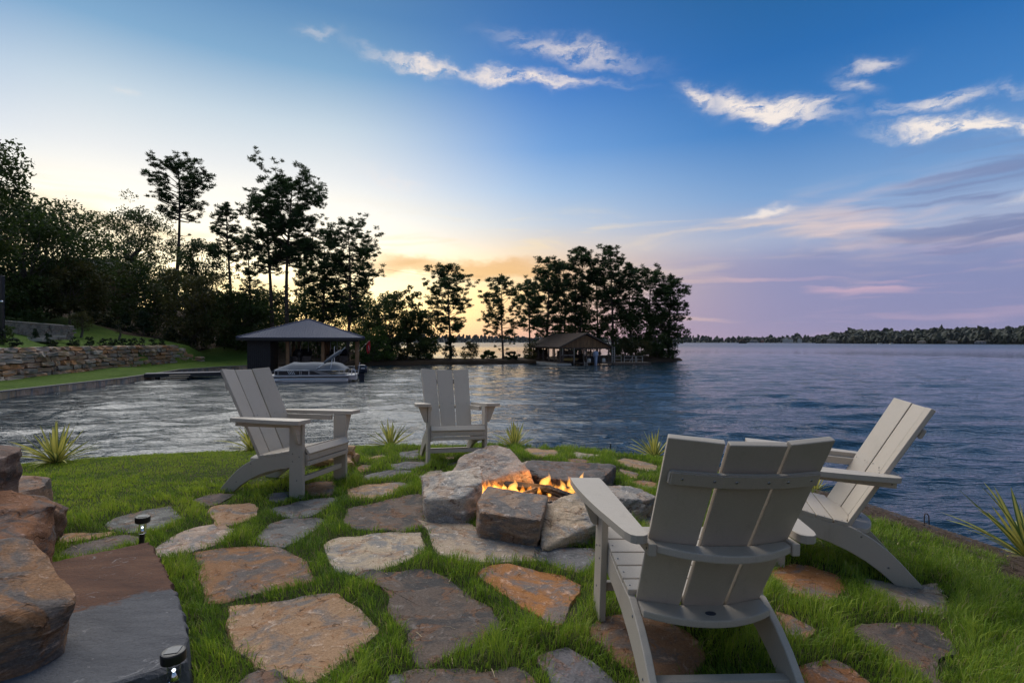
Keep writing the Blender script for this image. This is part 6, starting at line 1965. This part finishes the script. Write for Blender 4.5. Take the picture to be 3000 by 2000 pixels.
# ------------------------------------------------------------------ pontoon boat
M_ALU = simple('aluminium', (.72, .73, .75), .32, .05, 3, metal=.55)
M_COVER = simple('grey boat cover canvas', (.155, .17, .19), .85, .12, 2.5, .02, 5)
M_DKPANEL = simple('dark boat panel', (.014, .016, .022), .22, .1)
M_TANP = simple('taupe boat panel', (.28, .26, .25), .35, .08)
M_NAVY = simple('dark blue cowl', (.016, .024, .040), .22, .1)
M_WHITEP = simple('white decal', (.7, .72, .75), .4, .03)
def pontoon():
    r = empty('pontoon_boat', (-18.05, 39.2, .09), R(10), label='covered pontoon boat with a grey canvas and dark outboard moored in the cove', cat='boat')
    L = 6.3
    for y in (-.85, .95):
        bm = bmesh.new()
        pts = [(.02, y, .34), (.35, y, .20), (.85, y, .10), (1.3, y, .06), (L - .55, y, .06)]
        tube_bm(bm, pts, [.06, .17, .26, .30, .30], 18)
        tb = link('pontoon_tube', bm_mesh('pontoon_tube', bm, M_ALU, True), r)
        bm = bmesh.new(); prism_bm(bm, [(.9, y - .315, .10), (L - .6, y - .315, .10), (L - .6, y - .29, .10), (.9, y - .29, .10)], [(.9, y - .335, .155), (L - .6, y - .335, .155), (L - .6, y - .29, .155), (.9, y - .29, .155)])
        link('spray_rail', bm_mesh('spray_rail', bm, M_ALU), tb)
    link('deck', box_mesh('deck', .0, L - .05, -1.22, 1.28, .375, .455, M_ALU, .01), r)
    link('motor_pod', box_mesh('motor_pod', L - .9, L - .02, -.45, .5, .05, .37, M_ALU, .02), r)
    # side fence: rails, dark skin and a swept taupe panel
    for y in (-1.16, 1.22):
        s = -1 if y < 0 else 1
        link('fence_skin', box_mesh('fence_skin', .68, 3.9, y - .012, y + .012, .50, .82, M_DKPANEL), r)
        bm = bmesh.new()
        prism_bm(bm, [(3.05, y - .02, .86), (3.62, y - .02, .86), (4.75, y - .02, .47), (3.9, y - .02, .47), (3.65, y - .02, .62)], [(3.05, y + .02, .86), (3.62, y + .02, .86), (4.75, y + .02, .47), (3.9, y + .02, .47), (3.65, y + .02, .62)])
        link('swept_panel', bm_mesh('swept_panel', bm, M_TANP), r)
        for k in range(4):
            bm = bmesh.new()
            x = 1.52 + k * .12
            prism_bm(bm, [(x, y - .018, .80), (x + .05, y - .018, .80), (x + .20, y - .018, .54), (x + .15, y - .018, .54)], [(x, y + .018, .80), (x + .05, y + .018, .80), (x + .20, y + .018, .54), (x + .15, y + .018, .54)])
            link('stripe', bm_mesh('stripe', bm, M_WHITEP), r)
        for z in (.49, .84):
            bm = bmesh.new(); tube_bm(bm, [(.66, y, z), (5.55, y, z)], .018, 6); link('rail', bm_mesh('rail', bm, M_ALU), r)
        bm = bmesh.new(); tube_bm(bm, [(4.3, y, .67), (5.55, y, .67)], .014, 6); link('rail', bm_mesh('rail', bm, M_ALU), r)
        for x in (.66, .9, 2.4, 2.5, 3.0, 3.05, 5.15, 5.55):
            bm = bmesh.new(); tube_bm(bm, [(x, y, .455), (x, y, .86)], .02, 6); link('rail_post', bm_mesh('rail_post', bm, M_ALU), r)
    # canvas cover
    V, F = [], []
    xs = [.62, .66, .9, 1.3, 1.75, 2.2, 2.6, 3.1, 3.6, 4.1, 4.55, 4.9, 5.15, 5.45, 5.6]
    zc = [.88, .92, 1.02, 1.20, 1.38, 1.36, 1.34, 1.39, 1.35, 1.33, 1.38, 1.34, 1.24, 1.00, .88]
    ny = 10
    for x, z in zip(xs, zc):
        for j in range(ny + 1):
            t = j / ny
            y = -1.20 + 2.46 * t
            k = (1 - abs(2 * t - 1) ** 3.6)
            zz = .93 + (z - .93) * k + .014 * math.sin(7 * x + 4 * t)
            if j in (0, ny): zz = .78 if .66 < x < 5.5 else .80
            V.append((x, y * (1.0 if j not in (0, ny) else 1.012), zz))
    for i in range(len(xs) - 1):
        for j in range(ny): F.append((i * (ny + 1) + j, (i + 1) * (ny + 1) + j, (i + 1) * (ny + 1) + j + 1, i * (ny + 1) + j + 1))
    cv = link('canvas_cover', mesh_from('canvas_cover', V, F, M_COVER, True), r)
    # folded bimini
    bm = bmesh.new(); tube_bm(bm, [(4.05, -.95, 1.35), (4.6, -.8, 1.78), (5.15, -.65, 2.18), (5.25, -.62, 2.24)], [.09, .13, .13, .06], 10)
    bi = link('folded_bimini', bm_mesh('folded_bimini', bm, M_COVER, True), r)
    for a, b in (((3.55, -1.12, .95), (4.7, -.8, 1.72)), ((4.55, -1.12, .95), (4.62, -.86, 1.70)), ((5.2, -.66, 2.2), (5.52, -.6, 2.5)), ((3.7, -1.1, 1.02), (5.0, -.7, 2.0))):
        bm = bmesh.new(); tube_bm(bm, [a, b], .022, 6); link('bimini_pole', bm_mesh('bimini_pole', bm, M_ALU), bi)
    bm = bmesh.new(); tube_bm(bm, [(4.5, .9, 1.2), (4.5, .9, 2.55)], .025, 6); link('stern_light_pole', bm_mesh('stern_light_pole', bm, M_ALU), r)
    # stern gear and motor
    bm = bmesh.new(); tube_bm(bm, [(6.0, -.9, .46), (6.0, -.9, .82), (6.12, -.9, .86), (6.25, -.9, .80), (6.25, -.9, .46)], .02, 6)
    tube_bm(bm, [(6.0, -.6, .46), (6.0, -.6, .82), (6.12, -.6, .86), (6.25, -.6, .80), (6.25, -.6, .46)], .02, 6)
    link('boarding_ladder', bm_mesh('boarding_ladder', bm, M_ALU), r)
    mt = empty('outboard_motor', (0, 0, 0)); mt.parent = r; mt.location = (6.58, .0, .06); mt.rotation_euler = (0, 0, R(-90))
    outboard(mt, (0, .22, 0), 1.02, M_NAVY)
    bm = bmesh.new(); tube_bm(bm, [(6.45, -.5, .5), (6.55, -.5, 1.35)], .02, 6); link('stern_pole', bm_mesh('stern_pole', bm, M_ALU), r)
    link('motor_band', box_mesh('motor_band', 6.62, 6.90, -.262, -.248, .86, .93, M_WHITEP), r)
pontoon()

# ------------------------------------------------------------------ brown boathouse on the point
M_SHING = simple('brown shingle', (.055, .041, .035), .9, .25, 5, .02, 18, spec=.15)
M_GABLE = None
def gable_mat():
    m, q, b = new_mat('weathered cedar boards')
    co = q.node('ShaderNodeTexCoord').outputs['Object']
    oi = q.node('ShaderNodeObjectInfo').outputs['Random']
    n = q.noise(q.mapv(co, (6, 6, .6)), 2.0, 4, .65)
    c = q.ramp(n, [(.3, (.10, .058, .032)), (.55, (.27, .155, .075)), (.75, (.40, .25, .13))])
    q.set(b.inputs['Base Color'], q.mix(q.math('MULTIPLY', oi, .5), c, (.07, .05, .035, 1)))
    b.inputs['Roughness'].default_value = .85
    bump(q, b, n, .01)
    return m
M_GABLE = gable_mat()
M_OLDWOOD = simple('grey weathered timber', (.10, .08, .065), .9, .3, 3, .01, 20)
M_PALEWOOD = simple('pale weathered railing', (.33, .31, .28), .8, .2, 3)
M_FOAM = simple('grey float', (.36, .36, .34), .85, .2, 2)
def brown_boathouse():
    th = R(17.3)
    r = empty('brown_boathouse', (6.04, 66.0, 0), th, label='open brown gabled boathouse with cedar boards under the pines', cat='boathouse')
    W, D, ez, pk = 7.0, 11.4, 2.36, 4.05
    ov = .35
    for s in (0, 1):
        x0, x1 = (-ov, W / 2) if s == 0 else (W + ov, W / 2)
        zl = ez - .12
        bm = bmesh.new()
        a = [(x0, -ov, zl), (x1, -ov, pk), (x1, D + ov, pk), (x0, D + ov, zl)]
        prism_bm(bm, a, [(p[0], p[1], p[2] + .10) for p in a])
        rf_ = link('roof', bm_mesh('roof', bm, M_SHING), r)
        n = 12
        for i in range(n):                                   # shingle courses
            t0, t1 = i / n, (i + 1) / n + .012
            bm = bmesh.new()
            P = lambda t: Vector((x0 + (x1 - x0) * t, 0, zl + (pk - zl) * t + .102))
            p, q = P(t0), P(min(1, t1))
            prism_bm(bm, [(p.x, -ov - .01, p.z), (q.x, -ov - .01, q.z), (q.x, D + ov, q.z), (p.x, D + ov, p.z)], [(p.x, -ov - .01, p.z + .028), (q.x, -ov - .01, q.z + .006), (q.x, D + ov, q.z + .006), (p.x, D + ov, p.z + .028)])
            link('shingle_course', bm_mesh('shingle_course', bm, M_SHING), rf_)
        bm = bmesh.new()
        prism_bm(bm, [(x0, -ov - .06, zl - .06), (x1, -ov - .06, pk - .06), (x1, -ov - .06, pk + .10), (x0, -ov - .06, zl + .10)], [(x0, -ov - .015, zl - .06), (x1, -ov - .015, pk - .06), (x1, -ov - .015, pk + .10), (x0, -ov - .015, zl + .10)])
        link('barge_board', bm_mesh('barge_board', bm, M_OLDWOOD), r)
    nb = 34
    for yy in (0.0, D - .04):
        for i in range(nb):
            xa, xb = W * i / nb + .006, W * (i + 1) / nb - .006
            za = ez - .02 + (pk - .14 - ez) * min(xa, W - xa) / (W / 2); zb_ = ez - .02 + (pk - .14 - ez) * min(xb, W - xb) / (W / 2)
            bm = bmesh.new()
            prism_bm(bm, [(xa, yy, ez - .08), (xb, yy, ez - .08), (xb, yy, zb_), (xa, yy, za)], [(xa, yy + .03, ez - .08), (xb, yy + .03, ez - .08), (xb, yy + .03, zb_), (xa, yy + .03, za)])
            link('gable_board', bm_mesh('gable_board', bm, M_GABLE), r)
    for y in (.12, D - .2): link('beam', box_mesh('beam', 0, W, y, y + .14, ez - .26, ez - .085, M_OLDWOOD), r)
    for x in (0.02, W - .16): link('beam', box_mesh('beam', x, x + .14, .27, D - .21, ez - .27, ez - .09, M_OLDWOOD), r)
    pm = box_mesh('post', -.07, .07, -.07, .07, -.5, ez - .27, M_OLDWOOD, .01)
    for x, y in [(.1, .2), (.45, .2), (1.95, .2), (3.3, .2), (3.7, .2), (6.85, .2)] + [(.1, y) for y in (2.2, 4.2, 6.2, 8.2, 10.2, 11.2)] + [(6.9, y) for y in (2.8, 5.6, 8.4, 11.2)] + [(3.5, 11.2), (2.2, 5.5), (4.6, 8)]:
        link('post', pm, r, (x, y, 0))
    for x0, x1, y0, y1 in ((-.5, .95, -.3, 11.6), (.96, 7.3, 9.8, 11.6), (6.2, 7.3, -.2, 9.79), (2.75, 3.6, -.1, 9.79)):
        link('deck', box_mesh('deck', x0, x1, y0, y1, .22, .36, M_OLDWOOD, .01), r)
    link('float', box_mesh('float', -.55, 1.3, -.5, -.31, -.1, .30, M_FOAM, .03), r)
    link('float', box_mesh('float', -.62, -.51, -.3, 11.5, -.1, .30, M_FOAM, .03), r)
    link('cross_rail', box_mesh('cross_rail', .2, 2.0, .16, .24, 1.28, 1.36, M_PALEWOOD), r)
    link('white_post', box_mesh('white_post', 1.88, 1.97, .05, .12, .36, 2.2, M_PALEWOOD), r)
    link('white_post', box_mesh('white_post', .30, .38, .05, .12, 1.36, 2.2, M_PALEWOOD), r)
    link('back_panel', box_mesh('back_panel', .5, 2.6, 11.3, 11.34, .4, 1.9, M_OLDWOOD), r)
    link('back_panel', box_mesh('back_panel', 4.2, 6.8, 11.3, 11.34, .4, 1.7, M_OLDWOOD), r)
    return r
brown_boathouse()
def bb_pt(u, v, z=0):
    th = R(17.3)
    return Vector((6.04 + u * math.cos(th) - v * math.sin(th), 66.0 + u * math.sin(th) + v * math.cos(th), z))
def bb_things():
    th = R(17.3)
    r = empty('moored_boat', bb_pt(5.0, .3, .35), th, label='boat with a pale blue covered outboard inside the brown boathouse', cat='boat')
    bm = bmesh.new()
    prism_bm(bm, [(-.85, .5, 0), (.85, .5, 0), (.7, 5, .1), (-.7, 5, .1)], [(-1.05, .4, .8), (1.05, .4, .8), (.9, 5.6, .9), (-.9, 5.6, .9)])
    link('hull', bm_mesh('hull', bm, simple('dark boat hull', (.03, .032, .04), .3, .1)), r)
    bm = bmesh.new(); tube_bm(bm, [(-.8, 1.5, .8), (-.75, 1.5, 1.5), (-.4, 1.5, 1.72), (.4, 1.5, 1.72), (.75, 1.5, 1.5), (.8, 1.5, .8)], .035, 8)
    link('arch_rail', bm_mesh('arch_rail', bm, M_ALU), r)
    outboard(r, (0, .1, .12), 1.25, simple('pale blue motor cover', (.38, .46, .62), .75, .1, 3))
    for i, (u, z) in enumerate(((3.95, .62), (6.0, .62))):
        bm = bmesh.new(); lathe_bm(bm, [(.05, 0), (.2, .06), (.23, .3), (.2, .55), (.05, .6)], 12)
        link('dock_fender', bm_mesh('dock_fender', bm, M_HWHITE, True), None, bb_pt(u, -.05, .30), label='pale round fender hanging %s of the blue covered outboard' % ('left', 'right')[i], cat='fender')
    k = empty('yellow_kayak', bb_pt(1.6, 3.2, .75), th + R(8), label='long pale yellow kayak stored low inside the brown boathouse', cat='kayak')
    bm = bmesh.new(); tube_bm(bm, [(0, 0, 0), (.4, 0, -.08), (1.3, 0, -.1), (2.2, 0, -.08), (2.8, 0, .02)], [.03, .17, .22, .17, .03], 12)
    link('hull', bm_mesh('hull', bm, simple('yellow plastic', (.55, .42, .16), .45, .05), True), k)
    bm = bmesh.new(); lathe_bm(bm, [(.16, 0), (.2, .05), (.15, .06)], 12, (1.3, 0, .1)); link('cockpit_rim', bm_mesh('cockpit_rim', bm, M_BLACK), k)
    # ladder
    l = empty('white_ladder', bb_pt(7.15, -.1, .36), th, label='upright white ladder at the right corner of the brown boathouse', cat='ladder')
    for x in (0, .36): link('stile', box_mesh('stile', x, x + .05, -.03, .03, 0, 2.0, M_HWHITE), l)
    for i in range(6): link('rung', box_mesh('rung', .052, .358, -.02, .02, .3 + i * .3, .345 + i * .3, M_HWHITE), l)
    # side dock with railing
    d = empty('side_dock', bb_pt(7.35, .0, 0), th - R(10), label='low side dock with a pale railing right of the brown boathouse', cat='dock')
    n = 30
    pm = box_mesh('deck_plank', 0, .158, -.2, 1.6, .27, .32, M_OLDWOOD, .004)
    for i in range(n): link('deck_plank', pm, d, (i * .168, 0, 0))
    link('fascia', box_mesh('fascia', 0, n * .168, -.26, -.21, .05, .31, M_OLDWOOD), d)
    for x in (.1, 1.05, 1.45, 2.55, 2.95, 3.1, 3.9):
        link('rail_post', box_mesh('rail_post', x, x + .07, -.16, -.09, .322, 1.16, M_PALEWOOD), d)
    for x0, x1 in ((.17, 1.05), (1.52, 2.95), (3.17, 3.9)):
        for z in (.70, 1.09): link('rail', box_mesh('rail', x0, x1, -.15, -.10, z, z + .06, M_PALEWOOD), d)
    bm = bmesh.new(); tube_bm(bm, [(2.1, -.14, .36), (2.62, -.14, 1.0)], .03, 6); link('brace', bm_mesh('brace', bm, M_PALEWOOD), d)
    for x in (.3, 2.5, 4.7):
        bm = bmesh.new(); tube_bm(bm, [(x, .3, -.8), (x, .3, .26)], .1, 8); link('pile', bm_mesh('pile', bm, M_OLDWOOD), d)
    # small mooring ladder
    s = empty('dock_ladder', bb_pt(3.15, -.35, .05), th, label='tiny pale boarding ladder hanging at the water before the brown boathouse', cat='ladder')
    for x in (0, .36): link('stile', box_mesh('stile', x, x + .045, -.03, .03, -.3, .5, M_HWHITE), s)
    for i in range(2): link('rung', box_mesh('rung', .047, .358, -.02, .02, -.05 + i * .25, i * .25, M_HWHITE), s)
bb_things()

# utility pole and wire on the point
def utility():
    d = 87.0
    x = (1686 - 1500) / 1544 * d
    r = empty('utility_pole', (x, d, lz(x, d)), label='grey utility pole among the pines on the point', cat='pole')
    H = 3 + (1001 - 818) / 1544 * d - lz(x, d)
    bm = bmesh.new(); tube_bm(bm, [(0, 0, -.3), (0, 0, H)], [.17, .11], 10); link('post', bm_mesh('post', bm, simple('grey pole wood', (.22, .21, .20), .9, .2)), r)
    link('crossarm', box_mesh('crossarm', -.8, .8, -.05, .05, H - .6, H - .48, M_OLDWOOD), r)
    bm = bmesh.new()
    a = Vector((0, 0, H - .4)); b = Vector((-34, -8, H + 1.4))
    pts = [a.lerp(b, t) - Vector((0, 0, 3.0 * 4 * t * (1 - t) * .35)) for t in np.linspace(0, 1, 16)]
    tube_bm(bm, pts, .014, 4)
    link('wire', bm_mesh('wire', bm, M_BLACK), r)
utility()

# ------------------------------------------------------------------ evening haze over the lake
hm = bpy.data.materials.new('evening haze')
hm.use_nodes = True
hm.node_tree.nodes.remove(hm.node_tree.nodes['Principled BSDF'])
hq = G(hm.node_tree)
pv = hq.node('ShaderNodeVolumePrincipled', {'Color': (.80, .86, 1.0, 1), 'Density': .000025})
hq.set(hm.node_tree.nodes['Material Output'].inputs['Volume'], pv.outputs[0])
link('haze', box_mesh('haze', -4200, 4200, -60, 2900, -2.5, 130, hm), None, label='thin blue evening haze in the air over the lake', cat='haze', kind='stuff')
